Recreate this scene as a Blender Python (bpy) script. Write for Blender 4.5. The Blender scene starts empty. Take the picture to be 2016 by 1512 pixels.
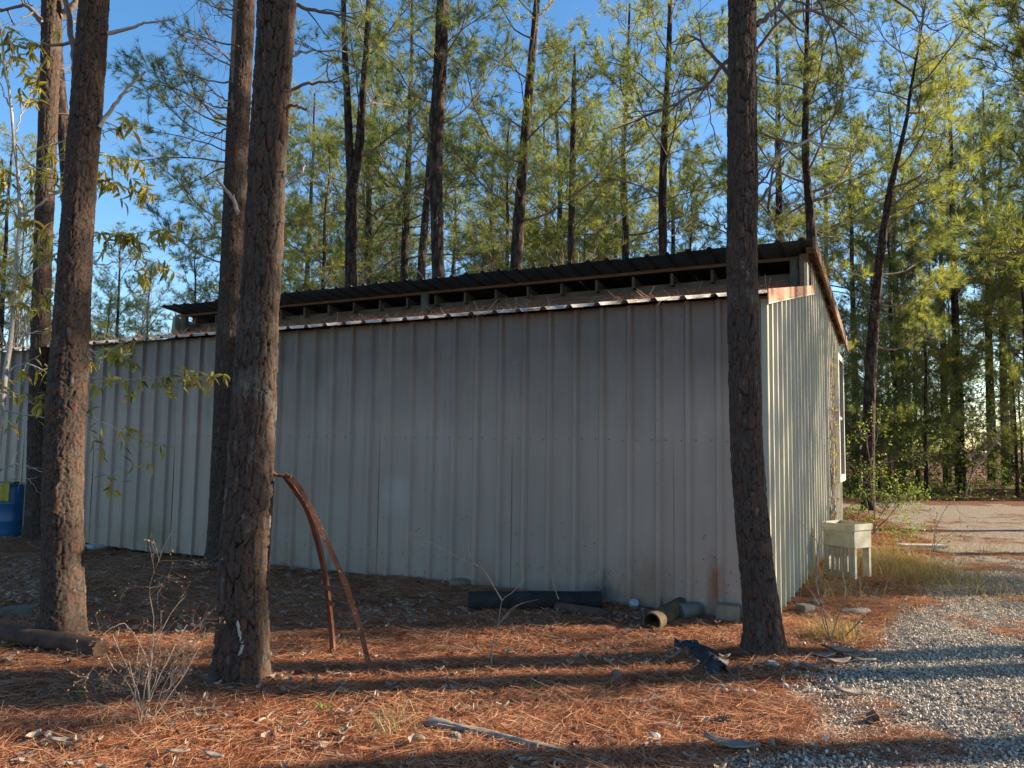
import bpy, math, random
import numpy as np
from mathutils import Vector, Matrix
R = math.radians
scene = bpy.context.scene
COL = scene.collection
# ------------------------------------------------------------------ camera, sky, sun, exposure
EYE = 1.65
PITCH, ROLL = R(4.4), R(-0.75)
FPX = 1514.0
cam_d = bpy.data.cameras.new('camera'); cam = bpy.data.objects.new('camera', cam_d); COL.objects.link(cam)
cam_d.sensor_width = 36; cam_d.lens = 36 * FPX / 2016
cam_d.clip_start = 0.05; cam_d.clip_end = 2000
cam.matrix_world = Matrix.Translation((0, 0, EYE)) @ Matrix.Rotation(R(90) + PITCH, 4, 'X') @ Matrix.Rotation(-ROLL, 4, 'Z')
scene.camera = cam
SUN_AZ, SUN_EL = R(82), R(22)          # azimuth measured from +Y towards +X
w = bpy.data.worlds.new('World'); scene.world = w; w.use_nodes = True
nt = w.node_tree; nt.nodes.clear()
sky = nt.nodes.new('ShaderNodeTexSky'); sky.sky_type = 'NISHITA'; sky.sun_disc = False
sky.sun_elevation = SUN_EL; sky.sun_rotation = SUN_AZ
sky.air_density = 1.0; sky.dust_density = 0.6; sky.ozone_density = 2.2
bg = nt.nodes.new('ShaderNodeBackground'); bg.inputs[1].default_value = 0.086
wo = nt.nodes.new('ShaderNodeOutputWorld')
hs = nt.nodes.new('ShaderNodeHueSaturation'); hs.inputs['Saturation'].default_value = 1.25
nt.links.new(sky.outputs[0], hs.inputs['Color']); nt.links.new(hs.outputs[0], bg.inputs[0]); nt.links.new(bg.outputs[0], wo.inputs[0])
sd = bpy.data.lights.new('sun', 'SUN'); sd.energy = 5.0; sd.angle = R(0.5); sd.color = (1, 0.84, 0.64)
sun = bpy.data.objects.new('sun', sd); COL.objects.link(sun)
SV = Vector((math.sin(SUN_AZ) * math.cos(SUN_EL), math.cos(SUN_AZ) * math.cos(SUN_EL), math.sin(SUN_EL)))
sun.rotation_euler = SV.to_track_quat('Z', 'Y').to_euler()
scene.view_settings.view_transform = 'Standard'; scene.view_settings.look = 'None'
scene.view_settings.exposure = 1.65; scene.view_settings.gamma = 1
scene.view_settings.use_curve_mapping = False
scene.render.engine = 'CYCLES'
scene.cycles.use_denoising = True
scene.cycles.max_bounces = 6; scene.cycles.diffuse_bounces = 3; scene.cycles.glossy_bounces = 2
scene.cycles.transmission_bounces = 3; scene.cycles.transparent_max_bounces = 4

# ------------------------------------------------------------------ noise + helpers
def _h(ix, iy, iz, s):
    n = (ix.astype(np.int64) * 374761393 + iy.astype(np.int64) * 668265263 + iz.astype(np.int64) * 2147483647 + s * 974634777) & 0xffffffff
    n = ((n ^ (n >> 13)) * 1274126177) & 0xffffffff
    n = ((n ^ (n >> 16)) * 2246822519) & 0xffffffff
    return ((n ^ (n >> 15)) & 0xffffff) / float(0xffffff)
def noise(x, y, z=0.0, s=0):
    x = np.asarray(x, float); y = np.asarray(y, float); z = np.asarray(z, float) + np.zeros_like(x)
    ix, iy, iz = np.floor(x), np.floor(y), np.floor(z)
    fx, fy, fz = x - ix, y - iy, z - iz
    fx, fy, fz = [f * f * (3 - 2 * f) for f in (fx, fy, fz)]
    r = 0
    for a in (0, 1):
        for b in (0, 1):
            for c in (0, 1):
                r = r + _h(ix + a, iy + b, iz + c, s) * (fx if a else 1 - fx) * (fy if b else 1 - fy) * (fz if c else 1 - fz)
    return r
def fbm(x, y, z=0.0, s=0, o=4):
    r = 0; a = 0.5
    for k in range(o):
        r = r + a * noise(np.asarray(x) * 2 ** k, np.asarray(y) * 2 ** k, np.asarray(z) * 2 ** k, s + k); a *= .5
    return r
def sstep(a, b, x):
    t = np.clip((x - a) / (b - a), 0, 1); return t * t * (3 - 2 * t)

CM = cam.matrix_world.copy(); CP = CM.translation.copy()
def ray(px, py):
    return (CM.to_3x3() @ Vector((px - 1008, -(py - 756), -FPX))).normalized()
def P(px, py, Y):
    "the point seen at pixel (of the 2016 wide photo) at world distance Y"
    d = ray(px, py); return CP + d * (Y / d.y)
def gz(x, y):
    x = np.asarray(x, float); y = np.asarray(y, float)
    z = (fbm(x * .35, y * .35, 0, 5, 3) - .44) * .16 + (fbm(x * 1.7, y * 1.7, 0, 9, 3) - .44) * .05
    m = road_mask(x, y)
    z = z * (1 - .75 * m) - .02 * m
    for (a_, b_) in ((-3.6, 6.5), (-1.75, 5.2), (2.0, 6.1), (-3.75, 9.8)): z = z + .045 * np.exp(-((x - a_) ** 2 + (y - b_) ** 2) / .12)
    z = z + .10 * np.exp(-((x + 5.5) ** 2 / 5 + (y - 8.2) ** 2 / 3))
    return z
def road_c(y):
    return np.interp(y, [1, 3, 4.5, 6, 7.5, 9.5, 12, 15, 18, 22, 26], [1.5, 1.7, 2.3, 3.35, 4.5, 5.75, 6.9, 7.9, 9.0, 10.5, 12.])
def road_mask(x, y):
    "1 on the gravel drive"
    x = np.asarray(x, float); y = np.asarray(y, float)
    left = np.interp(y, [0, 3, 4, 4.6, 5.4, 6.6, 8.1, 10.6, 14.2, 17, 19.3, 20.3, 21.5, 40], [-.3, .3, 1.05, 1.5, 2.05, 2.95, 4.1, 5.7, 7.6, 8.4, 8.6, 5, -12, -30])
    d = x - left + (fbm(x * 1.3, y * 1.3, 0, 31, 4) - .47) * 1.1
    far = np.interp(x, [-30, 6, 14, 22, 60], [25, 24.5, 23, 21, 16])
    m = sstep(-.12, .12, d) * sstep(.3, -.3, y - far + (noise(x * .6, y * .6, 0, 3) - .5) * 1.5)
    m = m * sstep(.2, -.2, x - (np.interp(y, [0, 8, 16, 24], [8, 11, 16, 30])))
    return m
def zg(x, y): return float(gz(np.array([x]), np.array([y]))[0])
def G(px, py):
    d = ray(px, py); t = -CP.z / d.z
    for _ in range(3):
        p = CP + d * t; t = (zg(p.x, p.y) - CP.z) / d.z
    return CP + d * t

def mk(name, verts, faces, mats, mi=None, parent=None, smooth=False, attrs=None, link=True):
    me = bpy.data.meshes.new(name)
    verts = np.asarray(verts, np.float32).reshape(-1, 3)
    if isinstance(faces, np.ndarray):
        k = faces.shape[1]; lens = np.full(len(faces), k); flat = faces.ravel()
    else:
        lens = np.array([len(f) for f in faces]); flat = np.concatenate([np.asarray(f) for f in faces])
    me.vertices.add(len(verts)); me.vertices.foreach_set('co', verts.ravel())
    me.loops.add(len(flat)); me.loops.foreach_set('vertex_index', flat.astype(np.int32))
    me.polygons.add(len(lens))
    st = np.concatenate([[0], np.cumsum(lens)[:-1]]).astype(np.int32)
    me.polygons.foreach_set('loop_start', st)
    me.polygons.foreach_set('use_smooth', np.full(len(lens), bool(smooth)))
    for m in (mats if isinstance(mats, (list, tuple)) else [mats]): me.materials.append(m)
    if mi is not None: me.polygons.foreach_set('material_index', np.asarray(mi, np.int32))
    me.update(calc_edges=True)
    for n, a in (attrs or {}).items():
        at = me.attributes.new(n, 'FLOAT', 'POINT'); at.data.foreach_set('value', np.asarray(a, np.float32))
    if not smooth:
        pass
    o = bpy.data.objects.new(name, me)
    if link: COL.objects.link(o)
    if parent is not None: o.parent = parent
    return o
def tag(o, label=None, cat=None, group=None, kind=None):
    if label: o['label'] = label
    if cat: o['category'] = cat
    if group: o['group'] = group
    if kind: o['kind'] = kind
    return o
def empty(name, loc=(0, 0, 0), rz=0):
    o = bpy.data.objects.new(name, None); o.empty_display_size = .2
    COL.objects.link(o); o.location = loc; o.rotation_euler = (0, 0, rz); return o
class MB:
    def __init__(s): s.v = []; s.f = []; s.m = []; s.n = 0
    def add(s, v, f, m=0):
        v = np.asarray(v, float).reshape(-1, 3)
        s.v.append(v); s.f += [[i + s.n for i in q] for q in f]; s.m += [m] * len(f); s.n += len(v); return s
    def box(s, o, a, b, c, m=0):
        "box from corner o along vectors a, b, c"
        o, a, b, c = [np.array(q, float) for q in (o, a, b, c)]
        v = [o, o + a, o + a + b, o + b, o + c, o + a + c, o + a + b + c, o + b + c]
        return s.add(v, [[0, 3, 2, 1], [4, 5, 6, 7], [0, 1, 5, 4], [1, 2, 6, 5], [2, 3, 7, 6], [3, 0, 4, 7]], m)
    def tube(s, pts, rad, n=6, m=0, cap=True):
        v, f = tube_vf(pts, rad, n, cap); return s.add(v, f, m)
    def build(s, name, mats, parent=None, smooth=False):
        return mk(name, np.concatenate(s.v), s.f, mats, s.m, parent, smooth)
def tube_vf(pts, rad, n=6, cap=True):
    pts = np.array([list(p) for p in pts], float); k = len(pts)
    rad = np.full(k, rad) if np.isscalar(rad) else np.asarray(rad, float)
    t = np.gradient(pts, axis=0); t /= np.linalg.norm(t, axis=1)[:, None] + 1e-9
    ref = np.array([0, 0, 1.]) if abs(t[0][2]) < .85 else np.array([1., 0, 0])
    u = np.cross(t, ref); u /= np.linalg.norm(u, axis=1)[:, None] + 1e-9
    w_ = np.cross(t, u)
    a = np.arange(n) * 2 * math.pi / n
    v = pts[:, None, :] + rad[:, None, None] * (np.cos(a)[None, :, None] * u[:, None, :] + np.sin(a)[None, :, None] * w_[:, None, :])
    f = []
    for i in range(k - 1):
        for j in range(n):
            j2 = (j + 1) % n; f.append([i * n + j, i * n + j2, (i + 1) * n + j2, (i + 1) * n + j])
    if cap: f.append(list(range(n))); f.append([(k - 1) * n + j for j in range(n)][::-1])
    return v.reshape(-1, 3), f
def bezier(pts, n):
    "smooth resample of a polyline (Catmull-Rom)"
    pts = np.array([list(p) for p in pts], float); k = len(pts)
    if k < 3: return np.array([pts[0] + (pts[-1] - pts[0]) * t for t in np.linspace(0, 1, n)])
    e = np.vstack([2 * pts[0] - pts[1], pts, 2 * pts[-1] - pts[-2]])
    out = []
    for t in np.linspace(0, k - 1 - 1e-6, n):
        i = int(t); f = t - i; p0, p1, p2, p3 = e[i:i + 4]
        out.append(.5 * (2 * p1 + (p2 - p0) * f + (2 * p0 - 5 * p1 + 4 * p2 - p3) * f * f + (3 * p1 - p0 - 3 * p2 + p3) * f ** 3))
    return np.array(out)

# ------------------------------------------------------------------ materials
def newmat(name, rough=.8, spec=.3):
    m = bpy.data.materials.new(name); m.use_nodes = True
    t = m.node_tree; b = t.nodes['Principled BSDF']
    b.inputs['Roughness'].default_value = rough; b.inputs['Specular IOR Level'].default_value = spec
    return m, t, b
def nd(t, ty, **k):
    n = t.nodes.new(ty)
    for a, v in k.items():
        if a.startswith('i_'): n.inputs[a[2:]].default_value = v
        else: setattr(n, a, v)
    return n
def ramp(t, fac, stops):
    r = t.nodes.new('ShaderNodeValToRGB'); c = r.color_ramp
    while len(c.elements) < len(stops): c.elements.new(.5)
    for e, (p, col) in zip(c.elements, stops): e.position = p; e.color = (*col, 1)
    t.links.new(fac, r.inputs[0]); return r.outputs[0]
def tex(t, scale, detail=4, vec=None, rough=.6):
    n = nd(t, 'ShaderNodeTexNoise'); n.inputs['Scale'].default_value = scale; n.inputs['Detail'].default_value = detail
    n.inputs['Roughness'].default_value = rough
    if vec is not None: t.links.new(vec, n.inputs['Vector'])
    return n.outputs[0]
def coords(t, kind='Object', sc=(1, 1, 1)):
    c = nd(t, 'ShaderNodeTexCoord'); m = nd(t, 'ShaderNodeMapping'); m.inputs['Scale'].default_value = sc
    t.links.new(c.outputs[kind], m.inputs[0]); return m.outputs[0]
def mix(t, fac, a, b, mode='MIX'):
    n = nd(t, 'ShaderNodeMix', data_type='RGBA', blend_type=mode)
    for s, v in ((0, fac), (6, a), (7, b)):
        if isinstance(v, (int, float)): n.inputs[s].default_value = v
        elif isinstance(v, tuple): n.inputs[s].default_value = (*v, 1)
        else: t.links.new(v, n.inputs[s])
    return n.outputs[2]
def bump(t, b, h, dist, strength=.6):
    n = nd(t, 'ShaderNodeBump'); n.inputs['Distance'].default_value = dist; n.inputs['Strength'].default_value = strength
    t.links.new(h, n.inputs['Height']); t.links.new(n.outputs[0], b.inputs['Normal'])
def attr(t, name):
    n = nd(t, 'ShaderNodeAttribute', attribute_name=name); return n.outputs['Fac']
def worldpos(t, sc=(1, 1, 1)):
    g = nd(t, 'ShaderNodeNewGeometry'); m = nd(t, 'ShaderNodeMapping'); m.inputs['Scale'].default_value = sc
    t.links.new(g.outputs['Position'], m.inputs[0]); return m.outputs[0]

def simple(name, c1, c2, scale=8, rough=.8, spec=.3, sc=(1, 1, 1), bd=0, metal=0, detail=5):
    m, t, b = newmat(name, rough, spec); v = coords(t, 'Object', sc)
    n = tex(t, scale, detail, v); t.links.new(ramp(t, n, [(.3, c1), (.7, c2)]), b.inputs['Base Color'])
    b.inputs['Metallic'].default_value = metal
    if bd: bump(t, b, n, bd)
    return m

def mat_bark(name, near=True):
    m, t, b = newmat(name, .9, .15); v = worldpos(t)
    if near:
        pl = attr(t, 'plate'); ck = attr(t, 'crack')
        base = ramp(t, pl, [(0, (.07, .048, .038)), (.3, (.15, .108, .084)), (.5, (.095, .080, .070)), (.7, (.19, .10, .062)), (.85, (.12, .095, .08)), (1, (.27, .225, .19))])
        ckm = nd(t, 'ShaderNodeMath', operation='MULTIPLY'); t.links.new(ck, ckm.inputs[0]); ckm.inputs[1].default_value = 1.0; col = mix(t, ckm.outputs[0], base, (.028, .018, .014))
    else:
        vv = nd(t, 'ShaderNodeTexVoronoi'); vv.inputs['Scale'].default_value = 12
        t.links.new(worldpos(t, (1, 1, .35)), vv.inputs['Vector'])
        col = ramp(t, vv.outputs['Distance'], [(0, (.19, .14, .112)), (.35, (.13, .092, .074)), (.65, (.055, .037, .030))])
    fine = tex(t, 60, 6, v, .7)
    col = mix(t, .55, col, ramp(t, fine, [(.25, (.30, .28, .27)), (.75, (.95, .9, .86))]), 'MULTIPLY')
    lich = ramp(t, tex(t, 3.3, 5, v), [(.60, (0, 0, 0)), (.72, (1, 1, 1))])
    lf = nd(t, 'ShaderNodeMath', operation='MULTIPLY'); t.links.new(lich, lf.inputs[0]); lf.inputs[1].default_value = .35
    col = mix(t, lf.outputs[0], col, (.25, .27, .23))
    t.links.new(mix(t, 1.0, col, (.62, .64, .66), 'MULTIPLY'), b.inputs['Base Color'])
    bump(t, b, fine if near else vv.outputs['Distance'], .007 if near else .02, 1.0 if near else .8)
    return m
BARK = mat_bark('pine_bark_near'); BARKF = mat_bark('pine_bark_far', False)
def mat_leaf(name, cols, trans=.35, rough=.55, tint='tint'):
    m, t, b = newmat(name, rough, .25)
    oi = nd(t, 'ShaderNodeObjectInfo')
    a = nd(t, 'ShaderNodeMath', operation='ADD'); t.links.new(attr(t, tint), a.inputs[0]); 
    s = nd(t, 'ShaderNodeMath', operation='MULTIPLY_ADD'); t.links.new(oi.outputs['Random'], s.inputs[0]); s.inputs[1].default_value = .3; s.inputs[2].default_value = -.15
    t.links.new(s.outputs[0], a.inputs[1])
    k = len(cols); col = ramp(t, a.outputs[0], [(i / (k - 1), c) for i, c in enumerate(cols)])
    t.links.new(col, b.inputs['Base Color'])
    tr = nd(t, 'ShaderNodeBsdfTranslucent'); tc = mix(t, 1.0, col, (1.5, 1.4, .6), 'MULTIPLY'); t.links.new(tc, tr.inputs[0])
    ms = nd(t, 'ShaderNodeMixShader'); ms.inputs[0].default_value = trans
    t.links.new(b.outputs[0], ms.inputs[1]); t.links.new(tr.outputs[0], ms.inputs[2])
    t.links.new(ms.outputs[0], t.nodes['Material Output'].inputs['Surface'])
    return m
NEEDLE = mat_leaf('pine_needles', [(.085, .125, .075), (.145, .19, .08), (.25, .285, .09), (.37, .37, .12)], .52)
LEAFG = mat_leaf('sapling_leaf', [(.10, .12, .03), (.26, .25, .06), (.44, .38, .10), (.46, .25, .08)], .45, .4)
SHRUBG = mat_leaf('shrub_leaf', [(.06, .11, .03), (.13, .2, .04), (.24, .30, .07)], .4, .5)
REDLEAF = mat_leaf('reddish_leaf', [(.28, .08, .05), (.40, .20, .12), (.32, .34, .10)], .35, .5)
STRAW = mat_leaf('straw_needles', [(.11, .036, .018), (.28, .092, .040), (.44, .17, .072), (.52, .33, .20)], .12, .7)
DEADLEAF = mat_leaf('dead_leaf', [(.07, .04, .03), (.14, .085, .055), (.22, .14, .10), (.33, .26, .21)], .12, .65)
GRASS = mat_leaf('dry_grass', [(.12, .13, .045), (.28, .22, .10), (.40, .31, .17)], .3, .6)
TWIG = simple('pale_twig', (.20, .15, .11), (.36, .29, .23), 12)
DTWIG = simple('dark_twig', (.08, .062, .052), (.17, .135, .115), 8)
PTWIG = simple('pine_limb_bark', (.09, .066, .052), (.23, .17, .135), 6)
SAPB = simple('sapling_bark', (.20, .19, .17), (.40, .38, .34), 14)

def _inv(t, v, a, b, k):
    m = nd(t, 'ShaderNodeMapRange'); t.links.new(v, m.inputs[0]); m.inputs[1].default_value = a; m.inputs[2].default_value = b; m.inputs[3].default_value = k; m.inputs[4].default_value = 0
    return m.outputs[0]
C_WALL = P(1512, 870, 7.34); U_WALL = Vector((-math.sin(R(62.5)), math.cos(R(62.5)), 0))
def mat_wallmetal(name, side=False):
    m, t, b = newmat(name, .42, .45)
    v = worldpos(t); pos = nd(t, 'ShaderNodeSeparateXYZ'); g = nd(t, 'ShaderNodeNewGeometry'); t.links.new(g.outputs['Position'], pos.inputs[0])
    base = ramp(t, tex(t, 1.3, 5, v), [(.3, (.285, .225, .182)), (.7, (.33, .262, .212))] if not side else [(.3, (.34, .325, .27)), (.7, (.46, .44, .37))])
    st = tex(t, 5, 6, worldpos(t, (3, 3, .22)), .7)
    base = mix(t, ramp(t, st, [(.42, (0, 0, 0)), (.8, (.22, .22, .22))]), base, (.17, .145, .12))
    # grime plus eave shade painted into the colour, with a ragged lower edge
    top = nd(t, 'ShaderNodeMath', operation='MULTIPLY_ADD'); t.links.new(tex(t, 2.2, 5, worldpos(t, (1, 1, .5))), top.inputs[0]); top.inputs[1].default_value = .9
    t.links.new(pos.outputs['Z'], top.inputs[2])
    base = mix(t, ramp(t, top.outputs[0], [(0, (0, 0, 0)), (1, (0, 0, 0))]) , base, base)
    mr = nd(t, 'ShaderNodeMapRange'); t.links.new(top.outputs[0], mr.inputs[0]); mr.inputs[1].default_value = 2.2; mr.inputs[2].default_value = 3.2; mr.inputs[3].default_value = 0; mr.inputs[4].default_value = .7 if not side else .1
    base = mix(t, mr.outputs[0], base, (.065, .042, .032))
    lo = nd(t, 'ShaderNodeMapRange'); t.links.new(top.outputs[0], lo.inputs[0]); lo.inputs[1].default_value = .95; lo.inputs[2].default_value = .45; lo.inputs[3].default_value = 0; lo.inputs[4].default_value = 1
    blot = ramp(t, tex(t, 2.6, 7, worldpos(t, (1, 1, .55)), .75), [(.46, (0, 0, 0)), (.60, (.8, .8, .8))])
    lm = nd(t, 'ShaderNodeMath', operation='MULTIPLY'); t.links.new(lo.outputs[0], lm.inputs[0]); t.links.new(blot, lm.inputs[1])
    base = mix(t, lm.outputs[0], base, (.25, .15, .085) if not side else (.20, .24, .14))
    if side:
        alg = ramp(t, tex(t, 2.0, 5, worldpos(t, (2, 2, .25))), [(.45, (0, 0, 0)), (.62, (.6, .6, .6))])
        base = mix(t, alg, base, (.36, .36, .22))
    if not side:      # rust bloom and soot marks at the foot of the wall
        for (s_, z_, sx, sz, c_, k_) in ((.50, .28, .10, .34, (.20, .085, .04), .95), (1.66, .12, .20, .22, (.05, .045, .045), .9), (1.15, .25, .35, .3, (.24, .14, .09), .7), (6.4, 2.75, .35, .3, (.05, .03, .025), .7), (4.3, 1.0, .25, .25, (.40, .38, .35), .5), (5.9, .9, .3, .4, (.25, .18, .12), .6), (8.6, .25, .5, .25, (.2, .19, .11), .7)):
            c = C_WALL + U_WALL * s_; g2 = nd(t, 'ShaderNodeNewGeometry'); sb = nd(t, 'ShaderNodeVectorMath', operation='SUBTRACT'); t.links.new(g2.outputs['Position'], sb.inputs[0]); sb.inputs[1].default_value = (c.x, c.y, z_)
            ml = nd(t, 'ShaderNodeVectorMath', operation='MULTIPLY'); t.links.new(sb.outputs[0], ml.inputs[0]); ml.inputs[1].default_value = (1 / sx, 1 / sx, 1 / sz)
            ln = nd(t, 'ShaderNodeVectorMath', operation='LENGTH'); t.links.new(ml.outputs[0], ln.inputs[0])
            ad = nd(t, 'ShaderNodeMath', operation='MULTIPLY_ADD'); t.links.new(tex(t, 7, 8, worldpos(t, (1, 1, .5)), .8), ad.inputs[0]); ad.inputs[1].default_value = 2.6; t.links.new(ln.outputs['Value'], ad.inputs[2])
            base = mix(t, ramp(t, ad.outputs[0], [(0, (k_,) * 3), (1, (0, 0, 0))]) if False else _inv(t, ad.outputs[0], 1.5, 2.4, k_), base, c_)
    oi = nd(t, 'ShaderNodeObjectInfo'); pv = ramp(t, oi.outputs['Random'], [(0, (.86, .86, .86)), (1, (1.08, 1.07, 1.05))])
    base = mix(t, 1.0, base, pv, 'MULTIPLY')
    sp = ramp(t, tex(t, 34, 3, v, .8), [(.70, (0, 0, 0)), (.76, (.6, .6, .6))]); base = mix(t, sp, base, (.12, .09, .07))
    scuf = ramp(t, tex(t, 9, 8, worldpos(t, (1, 1, .8)), .8), [(.62, (0, 0, 0)), (.72, (.35, .35, .35))]); base = mix(t, scuf, base, (.42, .40, .37))
    t.links.new(base, b.inputs['Base Color'])
    wv = tex(t, 90, 2, worldpos(t, (1, 1, .02)))
    bump(t, b, wv, .0012, .35)
    rr = ramp(t, st, [(.3, (.35, .35, .35)), (.7, (.6, .6, .6))]); t.links.new(rr, b.inputs['Roughness'])
    return m
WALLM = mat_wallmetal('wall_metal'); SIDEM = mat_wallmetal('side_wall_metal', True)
ROOFM = simple('roof_metal', (.20, .19, .175), (.36, .35, .32), 3, .45, .5)
ROOFU = simple('upper_roof_metal', (.045, .042, .038), (.11, .10, .09), 3, .5, .4)
WOOD = simple('weathered_lumber', (.10, .055, .035), (.22, .125, .08), 5, .85, .2, (1, 1, 8))
WOODD = simple('dark_rafter_wood', (.075, .058, .045), (.16, .12, .09), 5, .85, .2)
POSTM = simple('mossy_post_wood', (.07, .075, .06), (.14, .135, .10), 6, .9, .1, (4, 4, 1))
def mat_rustfascia():
    m, t, b = newmat('rusty_fascia', .7, .3); v = worldpos(t)
    col = ramp(t, tex(t, 3.5, 5, worldpos(t, (2.2, 2.2, .3))), [(.3, (.16, .10, .04)), (.42, (.42, .18, .10)), (.58, (.52, .24, .15)), (.72, (.60, .40, .26))])
    t.links.new(mix(t, .5, col, ramp(t, tex(t, 40, 4, v), [(.3, (.55, .5, .45)), (.7, (1, 1, 1))]), 'MULTIPLY'), b.inputs['Base Color']); return m
FASC = mat_rustfascia()
WHITE = simple('white_trim', (.30, .29, .25), (.48, .46, .40), 6, .5, .4)
SCREW = simple('screw_metal', (.08, .075, .07), (.2, .16, .13), 20, .5, .5)
GLASSD, _t, _b = newmat('window_glass', .08, .6); _b.inputs['Base Color'].default_value = (.03, .035, .03, 1)
def mat_rust():
    m, t, b = newmat('rust', .85, .2); v = coords(t)
    c = ramp(t, tex(t, 9, 6, v), [(.3, (.07, .032, .022)), (.6, (.15, .065, .04)), (.8, (.22, .12, .07))])
    fl = ramp(t, tex(t, 38, 5, v, .75), [(.60, (0, 0, 0)), (.67, (1, 1, 1))])
    c = mix(t, fl, c, (.55, .45, .36)); t.links.new(c, b.inputs['Base Color']); bump(t, b, tex(t, 60, 4, v), .002); return m
RUST = mat_rust(); RUSTD = simple('dark_rust', (.09, .04, .028), (.19, .08, .045), 14, .85, .2, bd=.002)
BLUE = simple('blue_plastic', (.01, .075, .19), (.015, .10, .24), 4, .38, .5)
CLOTH = simple('yellow_cloth', (.30, .25, .04), (.45, .38, .08), 10, .8, .1)
CONC = simple('old_concrete', (.24, .235, .21), (.42, .41, .37), 9, .95, .1, bd=.006)
MOSSC = simple('mossy_concrete', (.12, .115, .06), (.25, .225, .17), 5, .95, .1, bd=.006)
CHAR = simple('charred_wood', (.012, .012, .014), (.035, .032, .03), 6, .85, .15, (1, 1, 1), bd=.006)
LOGB = simple('brown_log_bark', (.05, .03, .022), (.11, .068, .05), 9, .95, .1, bd=.008)
CLAY = simple('mossy_clay_pipe', (.05, .042, .028), (.13, .10, .065), 9, .9, .1, bd=.004)
BLACKP = simple('black_fabric', (.012, .013, .016), (.03, .032, .038), 12, .55, .3)
IVORY = simple('ivory_plastic', (.27, .255, .18), (.50, .48, .38), 5, .7, .3)
DRIFT = simple('weathered_grey_wood', (.12, .10, .08), (.34, .29, .245), 7, .95, .1, (1, 6, 6), bd=.006)
STONE = simple('pale_stone', (.27, .25, .22), (.48, .45, .40), 14, .9, .2)
SLATE = simple('grey_green_stone', (.085, .09, .075), (.17, .165, .14), 9, .8, .3, bd=.004)

# ------------------------------------------------------------------ ground and gravel drive
def axis(a, b, st, lo, hi, gr=1.09):
    mid = list(np.arange(a, b, st)); l = []; x = a; s = st
    while x > lo: s *= gr; x -= s; l.append(x)
    r = []; x = mid[-1]; s = st
    while x < hi: s *= gr; x += s; r.append(x)
    return np.array(l[::-1] + mid + r)
def mat_ground():
    m, t, b = newmat('pine_litter_floor', .95, .1); v = worldpos(t)
    wav = tex(t, 55, 5, worldpos(t, (1, .35, 1)), .8)
    w2 = tex(t, 60, 5, worldpos(t, (.4, 1, 1)), .8)
    a = ramp(t, wav, [(.3, (.05, .02, .012)), (.5, (.14, .052, .027)), (.68, (.28, .12, .06))])
    bb = ramp(t, w2, [(.3, (.06, .024, .014)), (.55, (.21, .08, .038)), (.75, (.33, .16, .08))])
    c = mix(t, ramp(t, tex(t, 14, 3, v), [(.45, (0, 0, 0)), (.55, (1, 1, 1))]), a, bb)
    big = ramp(t, tex(t, 1.1, 5, v), [(.38, (0, 0, 0)), (.66, (1, 1, 1))])
    bf = nd(t, 'ShaderNodeMath', operation='MULTIPLY'); t.links.new(big, bf.inputs[0]); bf.inputs[1].default_value = .5
    c = mix(t, bf.outputs[0], c, ramp(t, tex(t, 35, 4, v), [(.3, (.045, .03, .022)), (.7, (.17, .11, .08))]))
    t.links.new(c, b.inputs['Base Color']); bump(t, b, wav, .02, .8); return m
def mat_gravel():
    m, t, b = newmat('gravel_bed', .95, .15); v = worldpos(t)
    vo = nd(t, 'ShaderNodeTexVoronoi'); vo.inputs['Scale'].default_value = 55; t.links.new(v, vo.inputs['Vector'])
    st = ramp(t, vo.outputs['Color'], [(0, (.22, .185, .145)), (.5, (.40, .345, .275)), (1, (.56, .49, .40))])
    ed = ramp(t, vo.outputs['Distance'], [(.25, (1, 1, 1)), (.62, (.28, .25, .22))])
    c = mix(t, 1.0, st, ed, 'MULTIPLY')
    straw = ramp(t, tex(t, .9, 8, v, .68), [(.59, (0, 0, 0)), (.67, (1, 1, 1))])
    sf = nd(t, 'ShaderNodeMath', operation='MULTIPLY'); t.links.new(straw, sf.inputs[0]); sf.inputs[1].default_value = .85
    c = mix(t, sf.outputs[0], c, ramp(t, tex(t, 50, 4, worldpos(t, (1, .4, 1))), [(.3, (.09, .035, .02)), (.7, (.27, .12, .065))]))
    t.links.new(c, b.inputs['Base Color']); bump(t, b, vo.outputs['Distance'], -.012, .8); return m
GROUNDM, GRAVELM = mat_ground(), mat_gravel()
gx = axis(-7.5, 9.5, .065, -420, 420); gy = axis(1.2, 17, .065, -60, 420)
XX, YY = np.meshgrid(gx, gy); nx, ny = len(gx), len(gy)
ZZ = gz(XX, YY); fade = sstep(60, 30, np.abs(XX)) * sstep(80, 50, YY); ZZ = ZZ * fade
near = (XX > -7.6) & (XX < 9.6) & (YY < 17)
ZZ = ZZ + near * (fbm(XX * 9, YY * 9, 0, 17, 3) - .44) * .022 * (1 - road_mask(XX, YY))
V = np.stack([XX, YY, ZZ], -1).reshape(-1, 3)
ii, jj = np.meshgrid(np.arange(nx - 1), np.arange(ny - 1)); a = (jj * nx + ii).ravel()
Q = np.stack([a, a + 1, a + nx + 1, a + nx], 1)
RM = road_mask(V[:, 0], V[:, 1]); qm = RM[Q].mean(1) > .5
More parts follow.
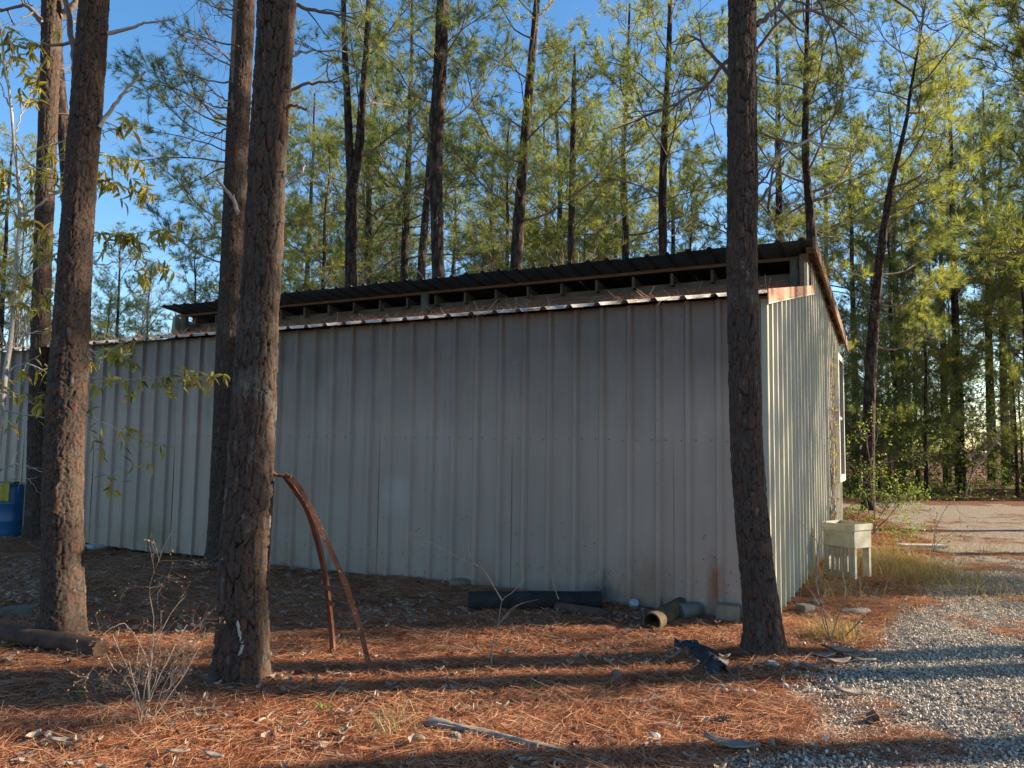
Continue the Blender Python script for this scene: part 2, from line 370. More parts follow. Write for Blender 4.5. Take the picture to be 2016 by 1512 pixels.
# straw density over the floor, thinning with distance and on the drive
strawn = fbm(V[:, 0] * .9, V[:, 1] * .9, 0, 77, 5)
dist = np.hypot(V[:, 0], V[:, 1])
BO = np.array([2.43, 7.34])
def ground_part(sel, name, m, dens, leaf, label):
    used = np.unique(Q[sel]); re = np.full(len(V), -1); re[used] = np.arange(len(used))
    o = mk(name, V[used], re[Q[sel]], m, smooth=True, attrs={'straw': dens[used], 'leaf': leaf[used]})
    tag(o, label, None, None, 'structure'); return o
inview = (V[:, 1] > 1.5) & (np.abs(V[:, 0]) < V[:, 1] * .75 + .8)
fall = np.clip(1.25 - dist / 22, .12, 1) * (dist < 26) * inview
D_g = fall * np.clip(.35 + strawn * 1.5, 0, 1.3); L_g = fall * np.clip((fbm(V[:, 0] * .8, V[:, 1] * .8, 0, 55, 4) - .30) * 3.2, .08, 1.2)
D_r = fall * sstep(.54, .66, strawn) * 1.0 + fall * .02; L_r = fall * .05
GROUND = ground_part(~qm, 'ground', GROUNDM, D_g, L_g, 'orange brown pine litter floor under the trees')
DRIVE = ground_part(qm, 'gravel_drive', GRAVELM, D_r, L_r, 'pale gravel drive curving behind the metal shed')

rng = np.random.default_rng(7); random.seed(7)
def needles_patch(n, rad, L, wd, seed, lift=.02):
    r = np.random.default_rng(seed); vs = []; fs = []; tt = []
    c = r.normal(0, rad * .5, (n, 2)); an = r.uniform(0, 2 * math.pi, n) ; ln = L * r.uniform(.6, 1.2, n)
    z0 = r.uniform(.002, lift, n); cv = r.normal(0, .25, n); up = r.normal(0, .12, n); tint = r.uniform(0, 1, n)
    for i in range(n):
        d = np.array([math.cos(an[i]), math.sin(an[i])]); p = np.array([-d[1], d[0]]); pts = []
        for k, s in enumerate((-.5, 0, .5)):
            q = c[i] + d * s * ln[i] + p * cv[i] * ln[i] * (s * s - .1); zz = max(.001, z0[i] + up[i] * s * ln[i])
            ww = wd * (1, 1, .4)[k] / 2
            pts += [(*(q - p * ww), zz), (*(q + p * ww), zz + wd * .3)]
        b = len(vs); vs += pts; fs += [[b, b + 1, b + 3, b + 2], [b + 2, b + 3, b + 5, b + 4]]; tt += [tint[i]] * 6
    return np.array(vs), fs, tt
def leaf_shape(L, W, curl, r):
    "curled leaf lying about flat: 3 x 4 grid"
    vs = []
    for u in np.linspace(0, 1, 5):
        hw = W * math.sin(math.pi * min(1, u * .92 + .06)) ** .8 / 2
        for s in (-1, 0, 1):
            vs.append([(u - .5) * L, s * hw, curl * (s * s * W * .6 + (u - .5) ** 2 * L * 1.2) + r.normal(0, .0015)])
    fs = []
    for i in range(4):
        for j in range(2): a = i * 3 + j; fs.append([a, a + 1, a + 4, a + 3])
    return np.array(vs), fs
def rotm(ax, an):
    return np.array(Matrix.Rotation(an, 3, Vector(ax)))
def leaf_patch(n, rad, seed, Lr=(.05, .11)):
    r = np.random.default_rng(seed); vs = []; fs = []; tt = []; b = 0
    for i in range(n):
        L = r.uniform(*Lr); v, f = leaf_shape(L, L * r.uniform(.3, .6), r.uniform(.1, .9) * r.choice([-1, 1]), r)
        M = rotm((0, 0, 1), r.uniform(0, 6.3)) @ rotm((1, 0, 0), r.normal(0, .35)) @ rotm((0, 1, 0), r.normal(0, .25))
        v = v @ M.T; v[:, 2] -= v[:, 2].min() - .002; v += [*r.normal(0, rad, 2), r.uniform(0, .015)]
        vs.append(v); fs += [[k + b for k in q] for q in f]; b += len(v); tt += [r.uniform(0, 1)] * len(v)
    return np.concatenate(vs), fs, tt
def stone_patch(n, rad, seed, sr=(.006, .014)):
    r = np.random.default_rng(seed); mb = []; fs = []; b = 0; tt = []
    ico = [(0, 0, 1)] + [(math.cos(a) * .9, math.sin(a) * .9, .35 * (-1) ** k) for k, a in enumerate(np.arange(6) * math.pi / 3)] + [(0, 0, -1)]
    fc = [[0, 1 + k, 1 + (k + 1) % 6] for k in range(6)] + [[7, 1 + (k + 1) % 6, 1 + k] for k in range(6)]
    for i in range(n):
        s = r.uniform(*sr); v = np.array(ico) * s * r.uniform(.7, 1.3, (8, 1)) * [1.15, .9, .75]
        v = v @ rotm(r.normal(0, 1, 3), r.uniform(0, 6)).T + [*r.normal(0, rad, 2), s * .45]
        mb.append(v); fs += [[k + b for k in q] for q in fc]; b += 8; tt += [r.uniform(0, 1)] * 8
    return np.concatenate(mb), fs, tt
def scatter(name, patch, m, target, density, at_name, seed, label, smin=.8, smax=1.25):
    v, f, tt = patch
    o = mk(name, v, f, m, attrs={'tint': tt}); tag(o, label, None, None, 'stuff')
    g = bpy.data.node_groups.new(name + '_scatter', 'GeometryNodeTree')
    g.interface.new_socket('Geometry', in_out='INPUT', socket_type='NodeSocketGeometry')
    g.interface.new_socket('Geometry', in_out='OUTPUT', socket_type='NodeSocketGeometry')
    N = g.nodes.new; L = g.links.new
    gi, go = N('NodeGroupInput'), N('NodeGroupOutput')
    oi = N('GeometryNodeObjectInfo'); oi.inputs['Object'].default_value = target; oi.transform_space = 'RELATIVE'
    dp = N('GeometryNodeDistributePointsOnFaces'); dp.inputs['Seed'].default_value = seed
    na = N('GeometryNodeInputNamedAttribute'); na.data_type = 'FLOAT'; na.inputs['Name'].default_value = at_name
    mu = N('ShaderNodeMath'); mu.operation = 'MULTIPLY'; mu.inputs[1].default_value = density
    L(na.outputs[0], mu.inputs[0]); L(mu.outputs[0], dp.inputs['Density'])
    ip = N('GeometryNodeInstanceOnPoints')
    rv = N('FunctionNodeRandomValue'); rv.data_type = 'FLOAT_VECTOR'
    rv.inputs[0].default_value = (-.12, -.12, 0); rv.inputs[1].default_value = (.12, .12, 6.283)
    rs = N('FunctionNodeRandomValue'); rs.data_type = 'FLOAT'; rs.inputs[2].default_value = smin; rs.inputs[3].default_value = smax
    L(oi.outputs['Geometry'], dp.inputs['Mesh']); L(dp.outputs['Points'], ip.inputs['Points']); L(gi.outputs[0], ip.inputs['Instance'])
    L(rv.outputs[0], ip.inputs['Rotation']); L(rs.outputs[1], ip.inputs['Scale']); L(ip.outputs[0], go.inputs[0])
    md = o.modifiers.new('scatter', 'NODES'); md.node_group = g
    return o
scatter('pine_straw', needles_patch(60, .16, .17, .0021, 1), STRAW, GROUND, 125, 'straw', 3, 'fallen orange pine needles covering the forest floor')
scatter('pine_straw', needles_patch(60, .16, .17, .0021, 2), STRAW, DRIVE, 55, 'straw', 4, 'pine needles drifted in streaks across the gravel drive')
scatter('twig_litter', needles_patch(5, .3, .24, .0065, 21, .03), DEADLEAF, GROUND, 7, 'straw', 15, 'small grey twigs lying in the pine straw')
scatter('leaf_litter', leaf_patch(5, .14, 5, (.03, .075)), DEADLEAF, GROUND, 17, 'leaf', 5, 'brown and grey dead leaves scattered over the pine straw')
def mat_stones():
    m, t, b = newmat('gravel_stones', .9, .2)
    t.links.new(ramp(t, attr(t, 'tint'), [(0, (.24, .20, .155)), (.5, (.43, .37, .295)), (1, (.60, .53, .44))]), b.inputs['Base Color']); return m
STONES = mat_stones()
# density attributes for stones
def add_attr(o, name, fn):
    me = o.data; co = np.zeros(len(me.vertices) * 3, np.float32); me.vertices.foreach_get('co', co); co = co.reshape(-1, 3)
    at = me.attributes.new(name, 'FLOAT', 'POINT'); at.data.foreach_set('value', fn(co[:, 0], co[:, 1]).astype(np.float32))
def vis(x, y, far): return ((y > 1.5) & (np.abs(x) < y * .75 + .8) & (np.hypot(x, y) < far)).astype(float)
add_attr(DRIVE, 'stone', lambda x, y: vis(x, y, 15) * np.clip(1.2 - np.hypot(x, y) / 15, 0.1, 1) * (1 - .8 * sstep(.50, .62, fbm(x * .9, y * .9, 0, 77, 5))))
def edge_st(x, y):
    m = road_mask(x + .55, y - .1); m2 = road_mask(x + .25, y)
    return vis(x, y, 12) * (m * .12 + m2 * .5) * sstep(.36, .62, fbm(x * 2.1, y * 2.1, 0, 91, 4))
add_attr(GROUND, 'stone', edge_st)
scatter('gravel', stone_patch(46, .10, 6, (.0035, .0115)), STONES, DRIVE, 120, 'stone', 8, 'loose pale gravel stones of the drive', .6, 1.5)
scatter('gravel', stone_patch(14, .16, 7, (.008, .02)), STONES, GROUND, 30, 'stone', 9, 'white gravel stones scattered in the straw along the drive edge', .7, 1.4)

# ------------------------------------------------------------------ metal shed
C0 = P(1512, 870, 7.34); C0.z = 0
TH = R(62.5)
U = Vector((-math.sin(TH), math.cos(TH), 0)); W = Vector((math.cos(TH), math.sin(TH), 0)); W = Vector((-U.y * -1, U.x * -1, 0)); Z = Vector((0, 0, 1))
shed = empty('metal_shed', (0, 0, 0)); tag(shed, 'long grey ribbed metal shed with open strip below its upper roof', 'shed')
def B(s, t, z): return C0 + U * s + W * t + Z * z
LEN, DEP, PW = 12.8, 8.2, .9144
TZ = lambda t: 3.13 + t * .197           # lower roof surface
UZ = lambda t: 4.40 - (t - 3.05) * .13   # upper roof surface
def profile(n_w=PW, rib=.034, per=3):
    "cross section of one sheet: (along, height)"
    p = []; st = n_w / per
    for k in range(per):
        x = k * st + st * .5
        p += [(k * st, 0), (x - .044, 0), (x - .02, rib), (x + .02, rib), (x + .044, 0)]
    p.append((n_w, 0)); return p
def sheet(name, org, along, up, out, ztop, zbot, mt, width=PW, rib=.034, per=3, nseg=1, th=.0025, parent=None, wob=0):
    "ribbed sheet: profile runs along `along`, extruded in `up` from zbot(x) to ztop(x), ribs rise along `out`"
    pr = profile(width, rib, per); v = []; f = []
    k = len(pr)
    for side in (0, 1):
        for j in range(nseg + 1):
            for i, (x, h) in enumerate(pr):
                a, b_ = zbot(x), ztop(x); zz = a + (b_ - a) * j / nseg
                hh = h - side * th + (wob * math.sin(zz * 2.1 + x * 3) if wob else 0)
                v.append(org + along * x + up * zz + out * hh)
    n2 = (nseg + 1) * k
    for j in range(nseg):
        for i in range(k - 1):
            a = j * k + i; f.append([a, a + 1, a + k + 1, a + k]); a += n2; f.append([a, a + k, a + k + 1, a + 1])
    for i in range(k - 1):
        f.append([i, i + n2, i + 1 + n2, i + 1]); a = nseg * k + i; f.append([a, a + 1, a + 1 + n2, a + n2])
    for j in range(nseg):
        a = j * k; f.append([a, a + k, a + k + n2, a + n2]); a = j * k + k - 1; f.append([a, a + n2, a + k + n2, a + k])
    return mk(name, [tuple(q) for q in v], f, mt, parent=parent)
NP = 14
for k in range(NP):     # front wall: laid from the right corner to the left
    s0 = k * PW; lift = .004 * (k % 2)
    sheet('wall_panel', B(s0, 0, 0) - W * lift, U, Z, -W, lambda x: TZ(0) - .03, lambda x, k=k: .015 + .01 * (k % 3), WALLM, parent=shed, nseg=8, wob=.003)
for k in range(9):      # side wall
    t0 = k * PW; wd = min(PW, DEP - t0)
    if wd < .1: continue
    lift = .004 * (k % 2)
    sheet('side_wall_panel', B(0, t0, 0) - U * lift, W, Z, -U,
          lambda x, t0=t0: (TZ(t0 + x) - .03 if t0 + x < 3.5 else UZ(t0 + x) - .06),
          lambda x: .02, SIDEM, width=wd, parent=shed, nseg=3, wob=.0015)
for k in range(NP):     # back wall
    sheet('back_wall_panel', B(k * PW, DEP, 0), U, Z, W, lambda x: UZ(DEP) - .06, lambda x: .02, SIDEM, parent=shed)
for k in range(9):
    t0 = k * PW; wd = min(PW, DEP - t0)
    if wd < .1: continue
    sheet('end_wall_panel', B(LEN, t0, 0), W, Z, U, lambda x, t0=t0: (TZ(t0 + x) - .03 if t0 + x < 3.5 else UZ(t0 + x) - .06), lambda x: .02, SIDEM, width=wd, parent=shed)
# lower roof sheets: run up the slope (W + rise)
sl = (W + Z * .197).normalized(); slo = U.cross(sl).normalized()
if slo.z < 0: slo = -slo
for k in range(NP):
    r_ = random.Random(k); ex = .19 + r_.uniform(-.015, .015)
    sheet('lower_roof_panel', B(k * PW, 0, TZ(0) + .003 * (k % 2)), U, sl, slo, lambda x: 3.78, lambda x, ex=ex: -ex, ROOFM, parent=shed, nseg=1)
su = (W - Z * .13).normalized(); suo = U.cross(su).normalized()
if suo.z < 0: suo = -suo
for k in range(NP):
    r_ = random.Random(k + 50); ex = r_.uniform(-.02, .02)
    sheet('upper_roof_panel', B(k * PW - .12, 3.05, UZ(3.05) + .003 * (k % 2)), U, su, suo, lambda x: 5.65, lambda x, ex=ex: ex, ROOFU, parent=shed)
def beam(name, s0, s1, t0, t1, z0, z1, m, dz=0):
    "box in shed coordinates; z rises by dz from t0 to t1"
    mb = MB(); v = []
    for z in (z0, z1):
        for (s, t) in ((s0, t0), (s1, t0), (s1, t1), (s0, t1)):
            v.append(B(s, t, z + (dz if t == t1 else 0)))
    mb.add([tuple(q) for q in v], [[0, 3, 2, 1], [4, 5, 6, 7], [0, 1, 5, 4], [1, 2, 6, 5], [2, 3, 7, 6], [3, 0, 4, 7]])
    return mb.build(name, m, shed)
# purlins under the upper roof, header board over the lower roof, rafters
for t in (3.62, 4.7, 5.8, 6.9, 8.0):
    beam('purlin', -.08, LEN + .1, t, t + .04, UZ(t) - .055, UZ(t) - .008, WOOD)
for k in range(5):
    beam('header_board', k * 2.6, min(LEN, k * 2.6 + 2.594), 3.66, 3.70, TZ(3.66) - .05, TZ(3.66) + .15 + .003 * (k % 2), WOOD)
for k in range(22):
    s = .12 + k * .61
    if s > LEN - .02: break
    beam('rafter', s, s + .04, 3.70, 8.1, UZ(3.70) - .24, UZ(3.70) - .06, WOODD, dz=-.13 * 4.4)
    beam('rafter_block', s + .045, s + .085, 3.74, 3.78, TZ(3.7) + .0, UZ(3.7) - .3, WOODD)
beam('tie_beam', 0, LEN, 3.80, 3.84, TZ(3.7) + .12, TZ(3.7) + .26, WOODD)
for s in (.10, 6.3, 12.45):
    mb = MB(); mb.tube([B(s + .075, 3.58, -.1), B(s + .075, 3.58, 2), B(s + .075, 3.58, UZ(3.58) - .06)], [.082, .08, .075], 12); mb.build('post', POSTM, shed)
for k in range(6): beam('girt', .02, LEN - .02, .045, .085, .45 + k * .5, .53 + k * .5, WOODD)
# fascia on the lower rake (rust streaked), rake board of the upper roof
mb = MB(); o_ = -U * .055; th = U * .012
v = [B(0, -.2, TZ(-.2) - .085) + o_, B(0, 3.72, TZ(3.72) - .06) + o_, B(0, 3.72, TZ(3.72) + .045) + o_, B(0, -.2, TZ(-.2) + .04) + o_]
v += [q + th for q in v]
mb.add([tuple(q) for q in v], [[0, 1, 2, 3], [7, 6, 5, 4], [0, 4, 5, 1], [1, 5, 6, 2], [2, 6, 7, 3], [3, 7, 4, 0]]); fa = mb.build('rake_trim', FASC, shed); fa['label'] = 'rust streaked orange metal trim'
mb = MB(); v = [B(0, -.2, TZ(-.2) - .105) + o_, B(0, 3.72, TZ(3.72) - .08) + o_, B(0, 3.72, TZ(3.72) - .064) + o_, B(0, -.2, TZ(-.2) - .089) + o_]; v += [q + th for q in v]
mb.add([tuple(q) for q in v], [[0, 1, 2, 3], [7, 6, 5, 4], [0, 4, 5, 1], [1, 5, 6, 2], [2, 6, 7, 3], [3, 7, 4, 0]]); mb.build('trim_lip', WHITE, shed)
mb = MB(); o_ = -U * .15; th = U * .035
v = [B(0, 3.02, UZ(3.02) - .15) + o_, B(0, 8.68, UZ(8.68) - .15) + o_, B(0, 8.68, UZ(8.68) + .02) + o_, B(0, 3.02, UZ(3.02) + .02) + o_]
v += [q + th for q in v]; mb.add([tuple(q) for q in v], [[0, 1, 2, 3], [7, 6, 5, 4], [0, 4, 5, 1], [1, 5, 6, 2], [2, 6, 7, 3], [3, 7, 4, 0]]); mb.build('rake_board', WOOD, shed)
for t in (3.3, 4.1, 4.9, 5.7, 6.5, 7.3, 8.1): beam('lookout', -.113, .0, t, t + .04, UZ(t) - .10, UZ(t) - .012, WOOD)
# corner trim and short plank in the gap
mb = MB(); mb.box(B(0, 0, .02) - U * .008 - W * .008, U * -.0 + U * .055, W * -.003, Z * 3.05); mb.box(B(0, 0, .02) - U * .010 - W * .008, W * .05, U * -.003, Z * 3.05); mb.build('corner_trim', SIDEM, shed)
beam('gap_plank', -.03, .01, 3.15, 3.25, TZ(3.15), TZ(3.15) + .36, SIDEM)
beam('end_stud', -.02, .10, 3.40, 3.52, TZ(3.4), UZ(3.4) - .06, WOOD)
# screws, one stuff part (a few pixels each)
mb = MB(); rr = random.Random(3)
def scr(s, z, lift=.004):
    c = B(s, 0, z) - W * (lift + .003); a = U * .008; b = Z * .008; n = -W * .005
    pts = [c + a * math.cos(q) + b * math.sin(q) for q in np.arange(6) * math.pi / 3]
    mb.add([tuple(p) for p in pts] + [tuple(c + n + (p - c) * .6) for p in pts], [list(range(6, 12))] + [[i, (i + 1) % 6, 6 + (i + 1) % 6, 6 + i] for i in range(6)])
for k in range(NP * 3):
    s = (k + .5) * PW / 3
    for z in (1.70, .32, 2.95):
        scr(s - .075, z + rr.uniform(-.008, .008)); scr(s + .075, z + rr.uniform(-.008, .008))
    if k % 3 == 2: [scr(s + .3, z) for z in (1.62, 1.78, 1.54)]
for z in np.arange(.15, 3.0, .22): scr(3.5 * PW / 3, z, .034)
for i in range(40): scr(rr.uniform(0, 5), rr.uniform(.1, .9))
sc_ = mb.build('screws', SCREW, shed); sc_['kind'] = 'stuff'
# window in the side wall
def SB(t, z, o): return B(0, t, z) - U * o
win = MB()
for (t0, t1, z0, z1) in ((6.75, 6.87, 1.15, 3.30), (7.75, 7.87, 1.15, 3.30), (6.87, 7.75, 3.20, 3.30), (6.72, 7.9, 1.05, 1.17)):
    win.box(SB(t0, z0, .036), W * (t1 - t0), -U * .075, Z * (z1 - z0))
wn = win.build('window', WHITE, shed)
pb = MB(); pb.box(SB(6.87, 1.17, .03), W * .88, -U * .03, Z * 2.03); pane = pb.build('pane', GLASSD, wn)
pb = MB(); pb.box(SB(6.87, 2.15, .062), W * .88, -U * .02, Z * .05); pb.build('sash_bar', WHITE, wn)

# debris lying on the lower roof
def debris():
    r = np.random.default_rng(12); vs = []; fs = []; mi = []; tt = []; b = 0
    for i in range(5200):
        s = r.uniform(0, 12.7); t = -.17 + abs(r.normal(0, .9)); t = min(t, 3.5)
        cl = float(noise(np.array([s * 1.6]), np.array([t * .8]), 0, 66)[0])
        if cl < .42 and r.uniform() < .85: continue
        base = B(s, t, TZ(t) + r.uniform(0.005, .05 if cl > .6 else .02))
        an = r.uniform(0, 6.3); L = r.uniform(.08, .2); twig = i % 14 == 0
        d = U * math.cos(an) + sl * math.sin(an) + Z * (r.uniform(.2, 1.2) if twig else r.normal(0, .12)); d.normalize(); n = d.cross(Z); n.normalize()
        wdt = .005 if twig else .003; cur = slo * r.uniform(-.06, .06) + n * r.normal(0, .04)
        if twig: L = r.uniform(.08, .22)
        pts = []
        for k in range(4):
            q = base + d * L * k / 3 + cur * (k / 3) ** 2
            pts += [tuple(q - n * wdt / 2), tuple(q + n * wdt / 2 + Z * wdt * .5)]
        vs += pts; fs += [[b + 2 * k, b + 2 * k + 1, b + 2 * k + 3, b + 2 * k + 2] for k in range(3)]
        mi += [1 if twig else 0] * 3; tt += [r.uniform(.2, 1)] * 8; b += 8
    o = mk('roof_debris', vs, fs, [STRAW, TWIG], mi, attrs={'tint': tt}); tag(o, 'needles and bare twigs piled on the lower shed roof', None, None, 'stuff')
debris()

# ------------------------------------------------------------------ pines
def bough(seed, L=2.3, needles=1.0, dens=1.0):
    "a limb with side twigs and needle tufts, along +X; returns v, f(list), mat index, tint"
    r = np.random.default_rng(seed); V_, F_, M_, T_ = [], [], [], []; n = [0]
    def tube(p, r0, r1, k=4):
        v, f = tube_vf(p, np.linspace(r0, r1, len(p)), k, False)
        V_.append(v); F_.extend([[i + n[0] for i in q] for q in f]); M_.extend([0] * len(f)); T_.extend([.5] * len(v)); n[0] += len(v)
    def tuft(p, d):
        if r.uniform() > needles: return
        k = int(15 * dens); d = d / (np.linalg.norm(d) + 1e-9); tn = np.clip(r.normal(.45, .22), 0, 1)
        a = np.cross(d, r.normal(0, 1, 3)); a /= np.linalg.norm(a) + 1e-9; b = np.cross(d, a)
        ph = r.uniform(0, 6.283, k); sp = r.uniform(.25, 1.25, k); ln = r.uniform(.10, .185, k)
        dr = (np.cos(sp)[:, None] * d + np.sin(sp)[:, None] * (np.cos(ph)[:, None] * a + np.sin(ph)[:, None] * b))
        dr[:, 2] += .12
        sd = np.cross(dr, r.normal(0, 1, (k, 3))); sd /= np.linalg.norm(sd, axis=1)[:, None]
        o = p + d * r.uniform(-.06, .02, k)[:, None]
        vv = np.stack([o - sd * .0036, o + sd * .0036, o + dr * ln[:, None]], 1).reshape(-1, 3)
        V_.append(vv); F_.extend([[n[0] + 3 * i, n[0] + 3 * i + 1, n[0] + 3 * i + 2] for i in range(k)]); M_.extend([1] * k)
        T_.extend([tn] * (3 * k)); n[0] += 3 * k
    def path(p, d, L, k, wob, up):
        pts = [np.array(p, float)]; d = np.array(d, float); d /= np.linalg.norm(d)
        for i in range(k):
            d = d + r.normal(0, wob, 3) + np.array([0, 0, up]); d /= np.linalg.norm(d); pts.append(pts[-1] + d * L / k)
        return np.array(pts)
    main = path((0, 0, 0), (1, 0, r.uniform(-.05, .35)), L, 9, .13, r.uniform(-.02, .05)); tube(main, .022 * L / 2.3, .004, 5)
    ns = int(11 * L / 2.3)
    for i in range(ns):
        u = .22 + .76 * i / ns; k = u * 9; j = int(k); p = main[j] + (main[min(9, j + 1)] - main[j]) * (k - j)
        d = main[min(9, j + 1)] - main[j]; d = d / np.linalg.norm(d); sgn = 1 if i % 2 else -1
        an = r.uniform(.5, 1.1) * sgn; dd = np.array([d[0] * math.cos(an) - d[1] * math.sin(an), d[0] * math.sin(an) + d[1] * math.cos(an), d[2] + r.normal(.1, .3)])
        l2 = L * r.uniform(.22, .46) * (1.15 - u * .7); s2 = path(p, dd, l2, 5, .2, .03); tube(s2, .008, .003, 3)
        for q in range(5):
            uu = r.uniform(.25, 1); kk = min(4, int(uu * 5)); pp = s2[kk]; d3 = (s2[min(5, kk + 1)] - s2[kk]); d3 = d3 / (np.linalg.norm(d3) + 1e-9) + r.normal(0, .75, 3)
            s3 = path(pp, d3, r.uniform(.12, .32), 3, .2, .05); tube(s3, .0045, .002, 3)
            tuft(s3[-1], s3[-1] - s3[-2]); 
            if r.uniform() < .6: tuft(s3[1], s3[1] - s3[0])
        tuft(s2[-1], s2[-1] - s2[-2]); tuft(s2[-2], s2[-1] - s2[-2])
    tuft(main[-1], main[-1] - main[-2]); tuft(main[-2], main[-1] - main[-2])
    return np.concatenate(V_), F_, M_, T_
BOUGH = [bough(100 + i, 2.0 + .25 * (i % 3), dens=1.35) for i in range(7)]
DEAD = [bough(300 + i, 1.7 + .3 * (i % 3), needles=.0) for i in range(4)]
def bm_mesh(d, nm):
    o = mk(nm, d[0], d[1], [PTWIG, NEEDLE], d[2], attrs={'tint': d[3]}, link=False); me = o.data; bpy.data.objects.remove(o); return me
BOUGH_ME = [bm_mesh(d, 'branch') for d in BOUGH]; DEAD_ME = [bm_mesh(d, 'bare_branch') for d in DEAD]

def bark_trunk(name, path, rads, seed, parent, nu=120, dz=.009, zvis=6.0, amp=.011, cell=(.040, .10), flare=True, m=BARK):
    "path: list of world points, base first; bark plates as real relief"
    pts = bezier(path, 160); rr_ = np.interp(np.linspace(0, len(rads) - 1, 160), range(len(rads)), rads)
    seg = np.concatenate([[0], np.cumsum(np.linalg.norm(np.diff(pts, axis=0), axis=1))]); tot = seg[-1]
    ls = np.concatenate([np.arange(0, min(zvis, tot), dz), np.arange(min(zvis, tot), tot, .12), [tot]])
    C = np.stack([np.interp(ls, seg, pts[:, k]) for k in range(3)], 1); RR = np.interp(ls, seg, rr_)
    T = np.gradient(C, axis=0); T /= np.linalg.norm(T, axis=1)[:, None]
    X = np.cross(T, [0, 1., 0]); X /= np.linalg.norm(X, axis=1)[:, None]; Yv = np.cross(T, X)
    rav = float(np.mean(rads[:max(2, len(rads) // 2)])); K = max(8, int(2 * math.pi * rav / cell[0]))
    u = np.arange(nu) / nu; UU, SS = np.meshgrid(u, ls)
    ca, sa = np.cos(UU * 2 * math.pi), np.sin(UU * 2 * math.pi)
    # warped plate lattice
    wx = (fbm(ca * 2.2 + 9, sa * 2.2, SS * 3.0, seed, 3) - .44) * 1.5; wy = (fbm(ca * 2.2, sa * 2.2 + 5, SS * 3.0, seed + 4, 3) - .44) * 1.1
    a = UU * K + wx; b = SS / cell[1] * .8 + wy
    ia, ib = np.floor(a), np.floor(b)
    Z0 = np.zeros(a.shape, int)
    def cells(a, b, K, sd_):
        ia, ib = np.floor(a), np.floor(b); F1 = np.full(a.shape, 9.); F2 = F1.copy(); ID = np.zeros(a.shape)
        for di in (-1, 0, 1):
            for dj in (-1, 0, 1):
                ca_, cb_ = ia + di, ib + dj; cw = np.mod(ca_, K)
                d = np.hypot(ca_ + .1 + .8 * _h(cw, cb_, Z0, sd_) - a, cb_ + .05 + .9 * _h(cw, cb_, Z0 + 7, sd_) - b)
                idv = _h(cw, cb_, Z0 + 13, sd_); c1 = d < F1
                F2 = np.where(c1, F1, np.minimum(F2, d)); ID = np.where(c1, idv, ID); F1 = np.where(c1, d, F1)
        return F2 - F1, ID
    fw = (fbm(ca * rav * 30, sa * rav * 30, SS * 22, seed + 6, 3) - .44) * .55
    e, ID = cells(a + fw, b + fw * .7, K, seed); eb, IDb = cells(a * 2 + fw, b * 2.3 - fw, 2 * K, seed + 3)
    crk = .6 + .4 * sstep(.36, .55, fbm(ca * 3, sa * 3, SS * 4, seed + 9, 3))
    plate = 1 - (1 - sstep(.0, .13, e)) * crk; plb = 1 - (1 - sstep(.0, .15, eb)) * .7
    rough = fbm(ca * rav * 55, sa * rav * 55, SS * 40, seed + 2, 3) - .44
    ridge = fbm(ca * 3.1, sa * 3.1, SS * 1.1, seed + 8, 3) - .44
    H = amp * ((plate - 1) * 1.5 + (ID - .5) * 1.0 + (IDb - .5) * .6 + (plb - 1) * .45) + rough * amp * 1.3 + ridge * rav * .16
    if flare:
        lobe = 1 + .5 * np.cos(UU * 2 * math.pi * 4 + seed) + .3 * np.cos(UU * 2 * math.pi * 7 + seed * 2)
        H = H + rav * .34 * np.exp(-SS / .16) * lobe
    Rf = RR[:, None] + H
    V3 = C[:, None, :] + Rf[..., None] * (ca[..., None] * X[:, None, :] + sa[..., None] * Yv[:, None, :])
    nv = len(ls); jj, ii = np.meshgrid(np.arange(nv - 1), np.arange(nu), indexing='ij'); A = jj * nu + ii; A2 = jj * nu + (ii + 1) % nu
    Fq = np.stack([A, A2, A2 + nu, A + nu], -1).reshape(-1, 4)
    return mk(name, V3.reshape(-1, 3), Fq, m, smooth=True, parent=parent, attrs={'plate': np.clip(ID * .6 + IDb * .4 + rough * .5, 0, 1).ravel(), 'crack': (1 - plate).ravel()}), C, ls
def put(me, name, parent, loc, az, tilt, sc, roll=0):
    o = bpy.data.objects.new(name, me); COL.objects.link(o); o.parent = parent
    o.matrix_local = Matrix.Translation(loc) @ Matrix.Rotation(az, 4, 'Z') @ Matrix.Rotation(-tilt, 4, 'Y') @ Matrix.Rotation(roll, 4, 'X') @ Matrix.Scale(sc, 4)
    return o
def crown_on(parent, C, ls, z0, z1, n, r, sc=(1., 1.4), dead0=None, ndead=0, azf=None):
    "boughs round the trunk between heights z0 and z1"
    zs = C[:, 2]
    for i in range(n):
        h = z0 + (z1 - z0) * (i + r.uniform(0, 1)) / n; p = [float(np.interp(h, zs, C[:, k])) for k in range(3)]
        az = i * 2.4 + r.uniform(-.5, .5); f = (h - z0) / (z1 - z0)
        put(r.choice(BOUGH_ME), 'branch', parent, p, az, r.uniform(-.05, .35) + f * .5, r.uniform(*sc) * (1.1 - .5 * f), r.uniform(-.4, .4))
    for i in range(ndead):
        h = dead0 + (z0 - dead0) * (i + r.uniform(0, 1)) / ndead; p = [float(np.interp(h, zs, C[:, k])) for k in range(3)]
        put(r.choice(DEAD_ME), 'bare_branch', parent, p, r.uniform(0, 6.28), r.uniform(-.2, .7), r.uniform(.4, .9), r.uniform(0, 6))

